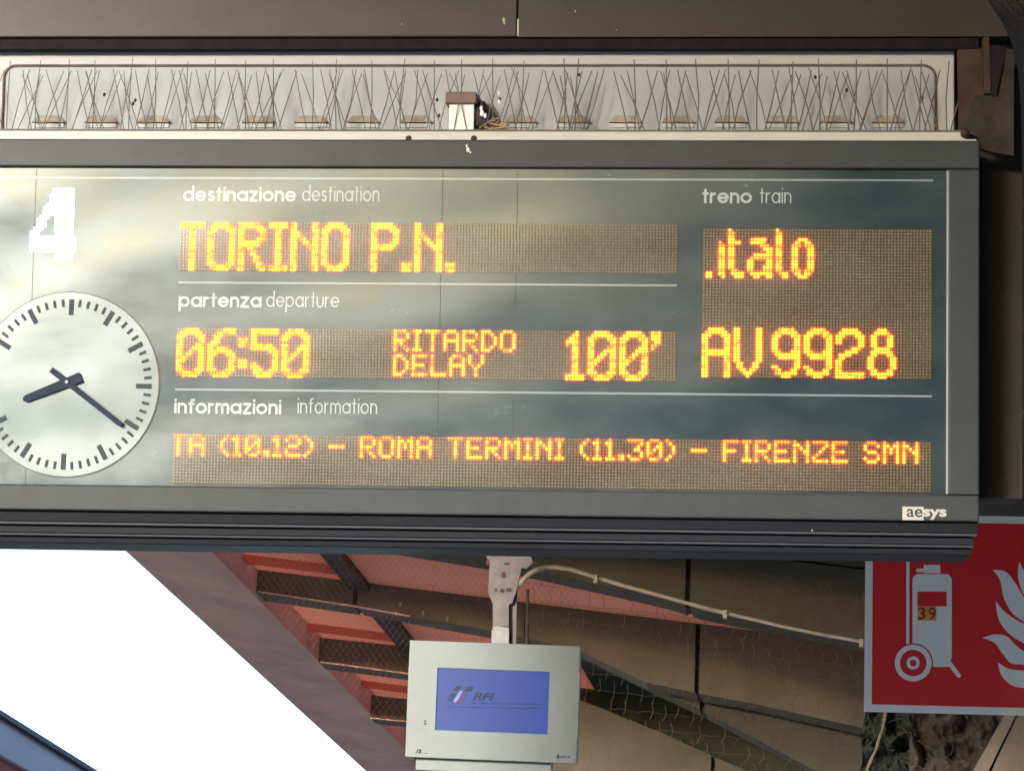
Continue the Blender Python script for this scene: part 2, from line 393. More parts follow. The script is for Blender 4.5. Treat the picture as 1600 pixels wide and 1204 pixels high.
def rib(Y, top, bot, name='rib', m=M['concrete'], thick=.25, splits=(), dy=0):
    """a rib's outline from image measurements on its own plane y=Y; splits cut it into blocks with open joints"""
    t = [at(x, y, Y) for x, y in top]; b = [at(x, y, Y) for x, y in bot]
    def zi(L, x):
        if x <= L[0].x: return L[0].z
        for i in range(len(L)-1):
            if L[i].x <= x <= L[i+1].x:
                f = (x-L[i].x)/(L[i+1].x-L[i].x); return L[i].z*(1-f)+L[i+1].z*f
        return L[-1].z
    xs0, xs1 = max(t[0].x, b[0].x, XE+.002), min(t[-1].x, b[-1].x)
    cuts = [xs0]+[at(s, y, Y).x for s, y in splits]+[xs1]
    for c0, c1 in zip(cuts[:-1], cuts[1:]):
        g0 = .014 if c0 != xs0 else 0; g1 = .014 if c1 != xs1 else 0
        a, e = c0+g0, c1-g1
        X = sorted(set([a, e]+[p.x for p in t+b if a < p.x < e]))
        out = [(x, zi(b, x)) for x in X]+[(x, zi(t, x)) for x in reversed(X)]
        mb = MB(); mb.prism(out, Y, Y+thick, to=lambda x, y, z: cw((x, y, z)))
        mb.build('rib_block', m, canopy)
    for s, y in splits:
        x = at(s, y, Y).x
        MB().prism([(x-.016, zi(b, x)+.004), (x+.016, zi(b, x)+.004), (x+.016, zi(t, x)-.004), (x-.016, zi(t, x)-.004)], Y+.05, Y+thick-.05,
                   to=lambda x, y, z: cw((x, y, z))).build('joint', M['joint'], canopy)
Y0, Y1, Y2, Y3, Y4, Y5 = [rib_y[k] for k in range(6)]
rib(Y0, [(120, 640), (1900, 640)], [(120, 760), (330, 790), (600, 848), (760, 874), (850, 893), (945, 914), (1040, 936), (1090, 952), (1350, 1003), (1900, 1110)],
    m=M['concrete_g'], splits=[(1075, 900)])
rib(Y1, [(200, 855), (360, 872), (530, 888), (560, 893), (770, 922), (840, 932), (1050, 938), (1900, 1000)],
    [(200, 897), (285, 908), (563, 948), (640, 962), (770, 985), (905, 1015), (1008, 1065), (1104, 1085), (1171, 1097), (1360, 1139), (1900, 1260)],
    splits=[(556, 915), (823, 960), (1090, 1000)])
# lip along the foot of each rib
def lip(Y, pts, r=.006):
    MB().tube([Vector(cw(p)) for p in [at(pts[0][0]+(pts[-1][0]-pts[0][0])*i/30, np.interp(pts[0][0]+(pts[-1][0]-pts[0][0])*i/30, [q[0] for q in pts], [q[1] for q in pts]), Y-.012) for i in range(31)] if p.x > XE], r, 6).build('rib_lip', M['soffit'], canopy)
lip(Y1, [(284, 908), (420, 926), (563, 948), (640, 962)])
rib(Y1+.35, [(850, 930), (1900, 1000)], [(850, 985), (905, 1018), (957, 1043), (1104, 1113), (1276, 1204), (1900, 1500)], m=M['concrete_g'], splits=[(1098, 1060)])
rib(Y2, [(330, 975), (448, 990), (640, 1010), (760, 1035), (905, 1092), (1043, 1148), (1130, 1188), (1900, 1500)],
    [(330, 1012), (410, 1022), (640, 1052), (700, 1060), (880, 1400), (920, 1500), (1900, 1900)], splits=[(1112, 1300)])
lip(Y2, [(408, 1022), (520, 1036), (640, 1052)])
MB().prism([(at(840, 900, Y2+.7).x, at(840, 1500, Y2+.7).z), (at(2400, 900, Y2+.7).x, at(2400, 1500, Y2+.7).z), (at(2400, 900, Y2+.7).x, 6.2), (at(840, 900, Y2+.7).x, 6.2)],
           Y2+.7, Y2+.8, to=lambda x, y, z: cw((x, y, z))).build('recess_shade_sheet', M['recess'], canopy)  # dark sheet standing in for the diagonal shade band
rib(Y3, [(380, 1062), (490, 1075), (640, 1092), (900, 1120)], [(380, 1098), (500, 1113), (640, 1127), (900, 1160)]); lip(Y3, [(498, 1113), (640, 1127)])
rib(Y4, [(480, 1140), (640, 1160), (900, 1190)], [(480, 1170), (580, 1184), (640, 1191), (900, 1225)]); lip(Y4, [(578, 1184), (640, 1191)])
rib(Y5, [(520, 1195), (900, 1245)], [(520, 1225), (900, 1280)])
for k in range(6, 11):
    z = roof_z(0)
    slab(rib_y[k], rib_y[k]+.25, XE, 3.0, -.05, .16, 'rib_block', M['concrete'])
# ribs over and behind the camera, seen only by light
HP = [(-4.4, 0), (-2.0, .02), (-1.2, .22), (0, .48), (2.0, .95), (4.3, 1.5)]  # haunches added, deepening rightwards to shade the board and beam
for k in range(1, 16):
    y = Y0-1.93*k
    if 5.5 < y < 8.6: continue
    if y > 5: slab(y, y+.25, XE, -.4, .0, .30, 'rib_block', M['concrete']); continue
    out = [(x, roof_z(x)-d) for x, d in HP]+[(7, roof_z(7)-1.6), (7, roof_z(7)+.3), (-4.4, roof_z(-4.4)+.3)]
    MB().prism(out, y, y+.3, to=lambda x, y, z: cw((x, y, z))).build('rib_block', M['concrete'], canopy)
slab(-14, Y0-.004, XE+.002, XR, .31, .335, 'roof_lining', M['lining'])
# columns on the platform's middle line
for i, y in enumerate((-8.5, 1.5, 27.5)):
    c = empty('canopy_column', (4.6, y, 0))
    tag(c, 'dark concrete canopy column out of view on the platform', 'column', 'columns carrying the platform canopy')
    MB().box(-.28, -.28, 0, .28, .28, roof_z(4.6)-.02+.3, bev=.03).build('shaft', M['concrete_g'], c)
    MB().box(-.4, -.4, 0, .4, .4, .5, bev=.03).build('plinth', M['concrete'], c)

for px, py in ((625, 944), (619, 958), (661, 957), (699, 966)):
    c = at(px, py, Y1-.01)-CO; MB().box(c.x-.007, c.y-.004, c.z-.014, c.x+.007, c.y+.004, c.z+.014, bev=.003).build('cable_clip', M['bracket_clean'], canopy)
# ------------------------------------------------------------------ bird net below the ribs
NY = Y0-.32
net = MB(); random.seed(3)
def wpt(px, py): return at(px, py, NY)
def seg_clip(x0, y0, x1, y1):       # keep the net inside the canopy's eave line
    out = []; n = 26
    for i in range(n+1):
        t = i/n; x = x0+(x1-x0)*t; y = y0+(y1-y0)*t
        if y < 857+1.1*(x-333)-3 and 780 < y < 1225 and 180 < x < 905: out.append((x+random.uniform(-.5, .5), y+random.uniform(-.5, .5)))
    return out
for k in range(-60, 110):
    c = k*9.0
    for sx in (1, -1):
        x0 = 200+c*1.15; seg = seg_clip(x0, 800, x0+sx*300, 1230)
        if len(seg) > 2: net.tube([wpt(*p) for p in seg], .0006, 3, cap=False)
net = net.build('bird_net', M['wire'], None, label='fine diamond wire netting stretched below the red canopy infill', cat='net', kind='stuff')
net2 = MB(); random.seed(11)
for row in range(14):
    yb = 862+row*27
    for k in range(27):
        x = 832+k*21+(row % 2)*9+random.uniform(-3, 3)+row*2
        y = yb+(x-830)*.10+random.uniform(-4, 4)
        bend = (x-820)/520; ln = 25+random.uniform(-4, 4)
        if random.random() < .18 or x > 1352: continue
        pts = [(x+bend*9*math.sin(math.pi*t)+bend*(7*t if row > 5 else 0)*-1, y+ln*t) for t in [i/5 for i in range(6)]]
        net2.tube([wpt(*p) for p in pts], .0011+.0008*bend, 3, cap=False)
for row in range(15):
    yb = 858+row*26
    pts = [(826+i*13, yb+i*1.3+2.6*abs(math.sin(i*.9+row))+random.uniform(-1, 1)) for i in range(41)]
    net2.tube([wpt(*p) for p in pts], .0009, 3, cap=False)
net2.build('draped_net', M['wire_light'], None, label='sagging scalloped wire netting over the brown rib wall behind the extinguisher sign', cat='net', kind='stuff')

# ------------------------------------------------------------------ lower right: girder, tangle of old net, rope
GY = 15.2
g = empty('roof_girder', at(1560, 1160, GY)); gl = g.location
tag(g, 'slanting tan steel girder below the red sign at the right edge', 'girder')
def gp(pts, y0, y1, name, m):
    L = [at(x, y, GY) for x, y in pts]
    MB().prism([(p.x, p.z) for p in L], GY+y0, GY+y1, to=lambda x, y, z: (x-gl.x, y-gl.y, z-gl.z)).build(name, m, g)
gp([(1575, 1106), (1592, 1106), (1534, 1225), (1508, 1225)], 0, .2, 'flange', M['girder'])
gp([(1592, 1106), (1596, 1106), (1539, 1225), (1534, 1225)], .06, .2, 'groove', M['girder_dark'])
gp([(1596, 1100), (1660, 1080), (1660, 1225), (1539, 1225)], .02, .2, 'web', M['girder'])
gp([(1590, 1225), (1660, 1120), (1660, 1225)], -.03, .019, 'cover_plate', M['rust_grey'])
def lump(c, r, seed, amp=.25, sc=3.0, sub=3):
    bm = bmesh.new(); bmesh.ops.create_icosphere(bm, subdivisions=sub, radius=1)
    from mathutils import noise
    for v in bm.verts:
        n = noise.noise(v.co*sc+Vector((seed*7.1, 0, 0)))*amp + noise.noise(v.co*sc*3+Vector((0, seed*3.3, 0)))*amp*.5
        v.co = Vector((v.co.x*r[0], v.co.y*r[1], v.co.z*r[2]))*(1+n)+Vector(c)
    return bm
def bm_obj(bms, name, m, parent=None):
    me = bpy.data.meshes.new(name); out = bmesh.new()
    for b in bms:
        t = bpy.data.meshes.new('t'); b.to_mesh(t); out.from_mesh(t); bpy.data.meshes.remove(t); b.free()
    out.to_mesh(me); out.free()
    for p in me.polygons: p.use_smooth = True
    return link(name, me, m, parent)
TC = at(1450, 1160, 15.6)
tg = empty('net_bundle', TC)
tag(tg, 'tangled brown bundle of old netting hanging below the red sign', 'netting')
from mathutils import noise as mnoise
def crumple(pts, Y, seed, m, name, depth=.16, n=(90, 60)):
    """a hanging crumpled sheet: folds of the old net, real relief on a grid between four corners"""
    c = [at(x, y, Y)-TC for x, y in pts]; mb = MB(); mb.smooth = True
    for j in range(n[1]+1):
        for i in range(n[0]+1):
            a, b_ = i/n[0], j/n[1]
            p = (c[0]*(1-a)+c[1]*a)*(1-b_)+(c[3]*(1-a)+c[2]*a)*b_
            q = Vector((p.x*5+seed*9.1, p.z*5, seed))
            w = mnoise.noise_vector(q)*.7
            f = 1-abs(mnoise.noise(q*1.3+w))*2.2; g_ = 1-abs(mnoise.noise(q*3.7+w*2))*2; h_ = mnoise.noise(q*11)
            mb.v.append((p.x+w.x*.04, p.y-depth*(f*.8+g_*.30+h_*.13), p.z+w.z*.04))
    for j in range(n[1]):
        for i in range(n[0]):
            k = j*(n[0]+1)+i; mb.f.append((k, k+1, k+n[0]+2, k+n[0]+1)); mb.mi.append(0)
    return mb.build(name, m, tg)
crumple([(1356, 1095), (1470, 1095), (1470, 1240), (1340, 1240)], 15.9, 2, M['rag_green'], 'green_fold')
crumple([(1425, 1100), (1640, 1100), (1640, 1240), (1425, 1240)], 15.75, 5, M['rag'], 'brown_fold', .15)
mbx = MB(); random.seed(5)
for k in range(46):
    x = random.uniform(1385, 1560); y = random.uniform(1112, 1200); a = random.uniform(-1.2, 1.2); l = random.uniform(8, 30)
    pts = [at(x+l*t*math.cos(a)+3*math.sin(t*4), y+l*t*math.sin(a)*.8+4*math.sin(t*3+k), 15.35)-TC for t in (0, .25, .5, .75, 1)]
    mbx.tube(pts, .0022, 3, cap=False)
o = mbx.build('loose_strand', M['wire_light'], tg); o['kind'] = 'stuff'
rp = MB().tube([at(x, y, 15.3) for x, y in [(1386, 1100), (1382, 1122), (1378, 1140), (1372, 1158), (1368, 1172), (1360, 1188), (1352, 1210), (1348, 1230)]], [.008, .009, .006, .009, .006, .008, .006, .006], 6)
rp.build('rope', M['rope'], None, label='frayed tan rope edging the netting under the sign corner', cat='rope')
# dark band wall behind the sign, top right corner tangle
mbx = MB(); random.seed(9)
CY0 = 7.42
for k in range(34):
    x = 1528+k*3.4+random.uniform(-1.5, 1.5); y = -14+random.uniform(-4, 4)
    pts = []
    for i in range(8):
        t = i/7; pts.append(at(x+58*t*t*.4+t*52+random.uniform(-.8, .8), y+t*85, CY0+random.uniform(-.03, .03)))
    mbx.tube(pts, random.choice([.0008, .0013, .0021]), 4, cap=False)
for k in range(6):
    mbx.tube([at(1555+k*3+12*t*4, 6+k*11-9*math.sin(t*3.1), CY0-.06) for t in (0, .25, .5, .75, 1)], 0.0013, 4, cap=False)
mbx.build('gathered_net', M['rope'], None, label='gathered orange-brown net strands in the top right corner', cat='net', kind='stuff')
mbx = MB()
for k in range(9):
    x = 1589+(k % 3)*4
    mbx.tube([at(x+2*math.sin(t*5+k), 200+k*55+t*50, CY0) for t in (0, .2, .4, .6, .8, 1)], .0013, 4, cap=False)
mbx.build('hanging_strand', M['rope'], None, label='loose reddish net strands hanging down the right edge', cat='net', kind='stuff')

# ------------------------------------------------------------------ canopy across the tracks, lower left
FY = 30.0
fc = empty('opposite_canopy', at(60, 1170, FY)); fl = Vector(fc.location)
tag(fc, 'grey-edged canopy with reddish underside across the tracks at lower left', 'canopy')
# its eave runs along the tracks: two points on one horizontal line parallel to the y axis
ra, rb = ray(0, 1109), ray(150, 1205)
H = 5.2
e0 = CAM+ra*((H-1.6)/ra.z); e1 = CAM+rb*((H-1.6)/rb.z)
ex = (e0.x+e1.x)/2
def fbox(x0, y0, z0, x1, y1, z1, name, m): MB().box(x0-fl.x, y0-fl.y, z0-fl.z, x1-fl.x, y1-fl.y, z1-fl.z).build(name, m, fc)
fbox(ex-.05, 6, H-.035, ex+.02, 110, H+.0, 'gutter', M['gutter'])
fbox(ex-.06, 6, H-.27, ex-.02, 110, H-.037, 'fascia', M['fascia'])
fbox(ex-9, 6, H-.30, ex-.07, 110, H-.10, 'underside', M['far_red'])
for k in range(50):
    fbox(ex-9, 6+k*2.0, H-.44, ex-.30, 6.2+k*2.0, H-.302, 'rib', M['fascia'])
for k in range(5):
    fbox(ex-5.2, 10+k*20, 0, ex-4.8, 10.4+k*20, H-.45, 'column', M['fascia'])

# ================================================================== departure board
board = empty('departure_board', BO, BR)
tag(board, 'large dark grey departure board with amber LED text, white number 4 and round clock', 'departure board')
U0, U1 = -112.0, 254.75          # outer left and right in LED pitches
FL, FRR = -103.0, 245.0
FT, FB, OT, OB = 86.2, -16.6, 95.3, -24.9
def u(x): return x*P
D = .34
RC = .012                         # the face sits this far behind the frame's front
mb = MB().box(u(U0)+.004, .03, u(OB)-.0, u(U1)-.004, D, u(OT)-.004); mb.build('casing', M['frame_dark'], board)
mb = MB()
mb.box(u(U0), -RC, u(FT), u(U1), .03, u(OT), bev=.004); mb.build('frame_top', M['frame'], board)
MB().box(u(FRR), -RC, u(FB), u(U1), .03, u(FT)-.0005, bev=.004).build('frame_side', M['frame'], board)
MB().box(u(U0), -RC, u(FB), u(FL), .03, u(FT)-.0005, bev=.004).build('frame_side', M['frame'], board)
MB().box(u(U0), -RC, u(OB), u(U1), .03, u(FB)-.0005, bev=.004).build('frame_bottom', M['frame'], board)
MB().box(u(FL), .0, u(FB), u(FRR), .02, u(FT)).build('face_panel', M['face'], board)
MB().box(u(FRR)-.0035, -RC-.001, u(FB)+.002, u(FRR)+.0005, -.0005, u(FT)-.004).build('face_trim', M['face_edge'], board)
# bottom mouldings: stepped profile run along the board
prof = [(-.010, OB-.0), (-.002, OB-.5), (-.002, OB-3.2), (.012, OB-3.9)]
b0 = OB
MB().box(u(U0), .004, u(b0-3.6), u(U1-.3), D, u(b0)-.0005, bev=.003).build('drip_recess', M['frame_dark'], board)
MB().box(u(U0), -.006, u(b0-4.5), u(U1-.6), .02, u(b0-3.6)-.0005, bev=.0025).build('moulding_ridge', M['ridge'], board)
MB().box(u(U0), .010, u(b0-7.2), u(U1-1.4), D, u(b0-4.5)-.0005, bev=.003).build('moulding_band', M['moulding'], board)
MB().box(u(U0), .002, u(b0-8.0), u(U1-1.6), .03, u(b0-7.2)-.0005, bev=.0025).build('moulding_ridge', M['ridge'], board)
MB().box(u(U0), .016, u(b0-10.3), u(U1-2.2), D, u(b0-8.0)-.0005, bev=.003).build('moulding_foot', M['frame_dark'], board)

# printed rules
def rule(u0, u1, v): MB().box(u(u0), -.0010, u(v)-.0023, u(u1), .0, u(v)+.0023).build('printed_rule', M['print_line'], board)
rule(-101, 240.3, 82.76); rule(0, 160, bp(1057, 446).z/P); rule(.0, 240.1, 14.34)
# module seams of the face
for x in (bp(52, 400).x, bp(685, 600).x, bp(803, 600).x):
    for z0, z1 in ((FB, -16.2), ): pass
    MB().box(x-.0004, -.0003, u(FB)+.001, x+.0012, 0, u(FT)-.005).build('module_seam', M['frame'], board)

# ------------------------------------------------------------------ LED rows
PV = .9876*P
def rows(n): return '.'*n
A5 = {
 'T':['#####','..#..','..#..','..#..','..#..','..#..','..#..'], 'A':['.###.','#...#','#...#','#####','#...#','#...#','#...#'],
 '(':['..#','.#.','#..','#..','#..','.#.','..#'], ')':['#..','.#.','..#','..#','..#','.#.','#..'],
 '1':['.#.','##.','.#.','.#.','.#.','.#.','###'], '0':['.###.','#...#','#..##','#.#.#','##..#','#...#','.###.'],
 '.':['..','..','..','..','..','##','##'], '2':['.###.','#...#','....#','.###.','#....','#....','#####'],
 '3':['#####','....#','...#.','..##.','....#','#...#','.###.'], '-':['.....','.....','.....','#####','.....','.....','.....'],
 'R':['####.','#...#','#...#','####.','#.#..','#..#.','#...#'], 'O':['.###.','#...#','#...#','#...#','#...#','#...#','.###.'],
 'M':['#...#','##.##','#.#.#','#.#.#','#...#','#...#','#...#'], 'E':['#####','#....','#....','####.','#....','#....','#####'],
 'I':['###','.#.','.#.','.#.','.#.','.#.','###'], 'N':['#...#','##..#','#.#.#','#..##','#...#','#...#','#...#'],
 'F':['#####','#....','#....','####.','#....','#....','#....'], 'Z':['#####','....#','...#.','..#..','.#...','#....','#####'],
 'S':['.###.','#...#','#....','.###.','....#','#...#','.###.'], 'D':['###..','#..#.','#...#','#...#','#...#','#..#.','###..'],
 'L':['#....','#....','#....','#....','#....','#....','#####'], 'Y':['#...#','#...#','#...#','.#.#.','..#..','..#..','..#..'],
}
def B(*spec):          # big glyph rows written as column ranges: "0-2,6-8"
    out = []
    for s in spec:
        k = 1
        if '*' in s: s, k = s.split('*'); k = int(k)
        r = set()
        for part in s.split(','):
            if not part: continue
            if '-' in part: a, b = part.split('-'); r |= set(range(int(a), int(b)+1))
            else: r.add(int(part))
        out += [r]*k
    return out
BIG = {
 'T': B('0-7*2', '3,4*14'), 'O': B('2-6', '1-7', '0-2,6-8', '0,1,7,8*10', '0-2,6-8', '1-7', '2-6'),
 'R': B('0-6', '0-7', '0,1,6-8', '0,1,7,8*2', '0,1,6-8', '0-7', '0-6', '0,1,3,4', '0,1,4,5', '0,1,4,5', '0,1,5,6', '0,1,5,6', '0,1,6,7', '0,1,6-8', '0,1,7,8'),
 'I': B('0-5*2', '2,3*12', '0-5*2'),
 'N': B('0,1,7,8*3', '0-2,7,8', '0-3,7,8', '0,1,3,4,7,8', '0,1,4,5,7,8', '0,1,5-8', '0,1,6-8', '0,1,7,8*7'),
 'P': B('0-6', '0-7', '0,1,6-8', '0,1,7,8*3', '0,1,6-8', '0-7', '0-6', '0,1*7'),
 '.': B('*13', '0-2*3'),
 '0': B('2-6', '1-7', '0-2,6-8', '0,1,7,8*2', '0,1,6-8', '0,1,5-8', '0,1,4,5,7,8', '0,1,3,4,7,8', '0-3,7,8', '0-2,7,8', '0,1,7,8*2', '0-2,6-8', '1-7', '2-6'),
 '6': B('5-8', '3-8', '2-4', '2,3', '1-3', '0-2', '0,1,3-6', '0-7', '0-2,6-8', '0,1,7,8*4', '0-2,6-8', '1-7', '2-6'),
 ':': B('*3', '0-2*3', '*4', '0-2*3', '*3'),
 '5': B('0-8*2', '0,1*3', '0-6', '0-7', '6-8', '7,8*3', '0,1,7,8', '0-2,7,8', '1-3,6-8', '1-7', '2-6'),
 '1': B('3', '2,3', '1-3', '0-3', '0,2,3', '2,3*9', '0-5*2'),
 "'": B('0-2*3', '1,2', '0,1', '0', '*10'),
 'A': B('2-6', '1-7', '0-2,6-8', '0,1,7,8*4', '0-8*2', '0,1,7,8*7'),
 'V': B('0,1,7,8*11', '1,2,6,7*2', '2,3,5,6', '3-5', '4'),
 '9': B('2-6', '1-7', '0-2,6-8', '0,1,7,8*4', '0-2,6-8', '1-8', '2-8', '7,8*2', '0,1,7,8', '1,2,6,7', '1-7', '3-5'),
 '2': B('2-6', '1-7', '0-2,6-8', '0,1,7,8*2', '7,8', '5-7', '3-6', '1-4', '1,2', '0,1*4', '0-8*2'),
 '8': B('3-5', '2-6', '1,2,6,7*4', '2-6', '1-7', '1,2,6,7', '0,1,7,8*4', '1,2,6,7', '1-7', '3-5'),
}
ITALO = [
 ('.', 1, B('*14', '0,1*2')),
 ('i', 5, B('*4', '0', '0,1*9', '0,1', '1')),
 ('t', 8, B('0', '0,1*3', '0-3', '0,1*8', '1,2', '1-4', '2-4')),
 ('a', 14, B('*3', '1-5*2', '4-6', '5-7', '6,7', '2-7', '1-7', '0,1,6,7*2', '0,1,5-7*2', '1-7', '2,3,6,7')),
 ('l', 23, B('0', '0,1*13', '1-3', '2,3')),
 ('o', 28, B('*3', '2-4', '1,2,4,5', '0-2,4-6', '0,1,5,6*7', '0-2,4-6', '1,2,4,5', '2-4')),
]
def panel(u0, ncol, v0, nrow, lit, name='led_matrix', m1=M['matrix'], m2=M['led_off'], y=-.0012, label=None):
    """a matrix: backing plate, unlit lenses (one mesh) and each lit character"""
    base = MB().box(u(u0)-.0005, y, u(v0)-nrow*PV-.0005, u(u0+ncol)+.0005, 0, u(v0)+.0005).build(name, m1, board)
    if label: base['label'] = label
    on = set()
    for nm, c0, r0, rowsets, lm in lit:
        mb = MB()
        for r, cols in enumerate(rowsets):
            for c in cols:
                cc, rr = c0+c, r0+r
                if not (0 <= cc < ncol and 0 <= rr < nrow): continue
                on.add((cc, rr))
                dimrow = len(lm) > 1 and (random.random() < .10 or (rr % 4 == 1 and nrow > 20 and rr < 16) or (nm == 'info' and rr == 0) or (nrow == 16 and rr % 5 == 4 and random.random() < .5 and nm != 'small'))
                mb.dome(u(u0)+(cc+.5)*P, u(v0)-(rr+.5)*PV, y, P*(.46 if len(lm) > 1 else .56), .0048 if len(lm) > 1 else .002, 8, 1 if dimrow else 0)
        ob = mb.build('lit_character', lm, base)
    if m2 is None: return base
    mb = MB()
    for r in range(nrow):
        for c in range(ncol):
            if (c, r) in on: continue
            mb.dome(u(u0)+(c+.5)*P, u(v0)-(r+.5)*PV, y, P*(.44 if m2 is M['led_off'] else .4), .0006, 6)
    ob = mb.build('unlit_lens', m2, base); ob['kind'] = 'stuff'
    return base
AM = [M['led_on'], M['led_on2']]
def small(txt, c0, r0, nm, space=4):
    out = []; c = c0
    for chh in txt:
        if chh == ' ': c += space; continue
        g = A5[chh]; out.append((nm, c, r0, [set(i for i, q in enumerate(row) if q == '#') for row in g], AM)); c += len(g[0])+1
    return out
def big(pairs): return [('big', c, r, BIG[ch], AM) for ch, c, r in pairs]
random.seed(21)
def col(px, py): return bp(px, py).x/P
c0 = round(col(284, 380)-.2)
c0 = max(0, c0)
panel(0, 160, 68.5, 16, big([('T', c0, 0), ('O', c0+9, 0), ('R', c0+19, 0), ('I', c0+29, 0), ('N', c0+36, 0), ('O', c0+46, 0), ('P', c0+62, 0), ('.', c0+72, 0), ('N', c0+76, 0), ('.', c0+86, 0)]))
panel(0, 160, 34.14, 16, big([('0', 0, 0), ('6', 10, 0), (':', 20, 0), ('5', 24, 0), ('0', 34, 0), ('1', 125, 0), ('0', 132, 0), ('0', 142, 0), ("'", 152, 0)])
      + small('RITARDO', 70, 0, 'small') + small('DELAY', 70, 8, 'small'))
panel(168, 72, 67.1, 48, [('it', c, 0, g, AM) for _, c, g in ITALO] + [('av', c, 32, BIG[ch], AM) for ch, c in (('A', 0), ('V', 10), ('9', 22), ('9', 32), ('2', 42), ('8', 52))])
panel(0, 240, 0.0, 16, small('TA (10.12) - ROMA TERMINI (11.30) - FIRENZE SMN', -1, 0, 'info'))
# platform number 4
def four():
    out = []
    for r in range(24):
        s = set()
        if 0 <= r: s |= set(range(8, 14)) if r < 24 else set()
        if 16 <= r <= 20: s |= set(range(0, 15))
        if r < 16:
            l = 8-8*(r+1)/16.0 if r > 1 else 7
            l = max(0, int(round(l)))
            for c in range(l, 14):
                if c < l+(3 if r > 8 else 4) or c >= 8: s.add(c)
        out.append(s)
    return out
n0 = bp(197, 350).x/P
panel(-82, 63, 79.3, 25, [('four', 33, 0, four(), [M['led_white']])], m1=M['face'], m2=None, y=-.0003)

# printed captions
def caption(bold, light, px, py, px2, xh_px=18.0):
    a = bp(px, py); xh = xh_px*.00155
    mb = MB(); e = label_text(mb, bold, a.x, a.z, xh, xh*.215, -.0011, 0, xh*.085, .85)
    mb.build('caption', M['print_white'], board)
    b = bp(px2, py); mb = MB(); label_text(mb, light, b.x, b.z, xh, xh*.115, -.0011, 0, xh*.115, .68)
    mb.build('caption', M['print_white'], board)
caption('destinazione', 'destination', 286, 315, 472)
caption('partenza', 'departure', 279, 480, 416)
caption('informazioni', 'information', 272, 646, 465)
caption('treno', 'train', 1097, 318, 1187)
# maker's mark on the frame
a = bp(1410, 812, -RC); b = bp(1443, 812, -RC); t = bp(1410, 791, -RC)
MB().box(a.x, -RC-.0010, a.z, b.x, -RC+.001, t.z).build('maker_mark', M['ledge'], board)
q0, q1 = bp(1417, 807, -RC), bp(1441, 807, -RC)
place_text('maker_lettering', 'ae', q0.x, q1.x, q0.z, .0185, -RC-.0015, M['frame'], board, offset=.012)
q0, q1 = bp(1443, 811, -RC), bp(1478, 811, -RC)
place_text('maker_lettering', 'sys', q0.x, q1.x, q0.z, .0235, -RC-.0012, M['ledge'], board, offset=.03)
# stains and flecks on the frame
for px, py, r in ((731, 234, 3.2), (729, 228, 2.0), (735, 238, 1.6), (1269, 828, 1.1)):
    c = bp(px, py, -RC); bm_obj([lump((c.x, -RC, c.z), (r*.0011, .0008, r*.0018), px)], 'bird_dropping', M['fluff'], board)

# ------------------------------------------------------------------ clock
CC = Vector((u(-35.0), 0, u(15.65))); CRAD = u(30.0)
MB().lathe([(0.0001, -.004), (CRAD-.003, -.004), (CRAD, -.002), (CRAD, 0)], CC, seg=128).build('clock_dial', M['dial'], board)
dial = [o for o in board.children if o.name.startswith('clock_dial')][0]
for k in range(60):
    a = math.radians(90-k*6+ -1.0); big_ = k % 5 == 0
    r1, r0 = CRAD*.915, CRAD*(.745 if big_ else .835); w = .0060 if big_ else .0034
    d = Vector((math.cos(a), 0, math.sin(a))); q = Vector((-d.z, 0, d.x))*w
    mb = MB(); n = [CC+d*r0-q, CC+d*r1-q, CC+d*r1+q, CC+d*r0+q]
    mb.prism([(p.x, p.z) for p in n], -.0052, -.004); mb.build('hour_mark' if big_ else 'minute_mark', M['dial_mark'], dial)
def hand(tip, tail, w0, w1, y, taper=False):
    t = bp(*tip); s_ = bp(*tail); hub = CC+Vector((u(.2), 0, u(.5)))
    d = Vector((t.x-hub.x, 0, t.z-hub.z)); L = d.length; d.normalize(); q = Vector((-d.z, 0, d.x))
    tl_ = Vector((s_.x-hub.x, 0, s_.z-hub.z)).length
    pts = [hub-d*tl_-q*w0, hub+d*(L-w1)-q*w1, hub+d*L-q*w1*.45, hub+d*L+q*w1*.45, hub+d*(L-w1)+q*w1, hub-d*tl_+q*w0]
    return MB().prism([(p.x, p.z) for p in pts], y-.003, y).build('hand', M['hand'], dial)
hand((38, 625), (128, 589), .0125, .0085, -.010)
hand((192, 665), (81, 580), .0072, .0062, -.015)
MB().lathe([(.0001, -.022), (.004, -.022), (.005, -.018), (.005, -.004)], CC+Vector((u(.2), 0, u(.5))), seg=16).build('hub', M['dial'], dial)

# ================================================================== cream ledge, cabinet, spikes above the board
def bobj(mb, name, m, **k):      # top-level mesh that shares the board's axes
    o = mb.build(name, m, None, **k); o.location = BO; o.rotation_euler = BR.to_euler(); return o
LY = .0
lt, lb = bp(800, 205, LY).z, bp(800, 217.5, LY).z
xe = bp(1508, 210, LY).x
ledge = empty('cream_ledge', BO, BR); tag(ledge, 'cream painted metal ledge running along the top of the departure board', 'ledge')
MB().box(u(U0), LY, u(OT)+.0005, xe, .09, lt, bev=.002).build('ledge_strip', M['ledge'], ledge)
x2 = bp(1525, 216, LY).x
MB().box(u(U0), LY-.006, u(OT)-.0030, x2, LY-.0005, u(OT)+.004).build('ledge_lip', M['ledge'], ledge)
MB().box(u(U0), LY-.002, lt-.0, xe-.01, LY+.05, lt+.0035).build('ledge_edge', M['seam'], ledge)
c = bp(1508, 208, LY-.01); MB().lathe([(.0001, -.014), (.006, -.012), (.011, -.004), (.011, .01)], c, seg=16).build('bolt', M['rust'], ledge)
for px in (638, 740):
    c = bp(px, 216, LY-.008); MB().lathe([(.0001, -.004), (.006, -.002), (.008, .006)], c, seg=12).build('bolt', M['rust'], ledge)

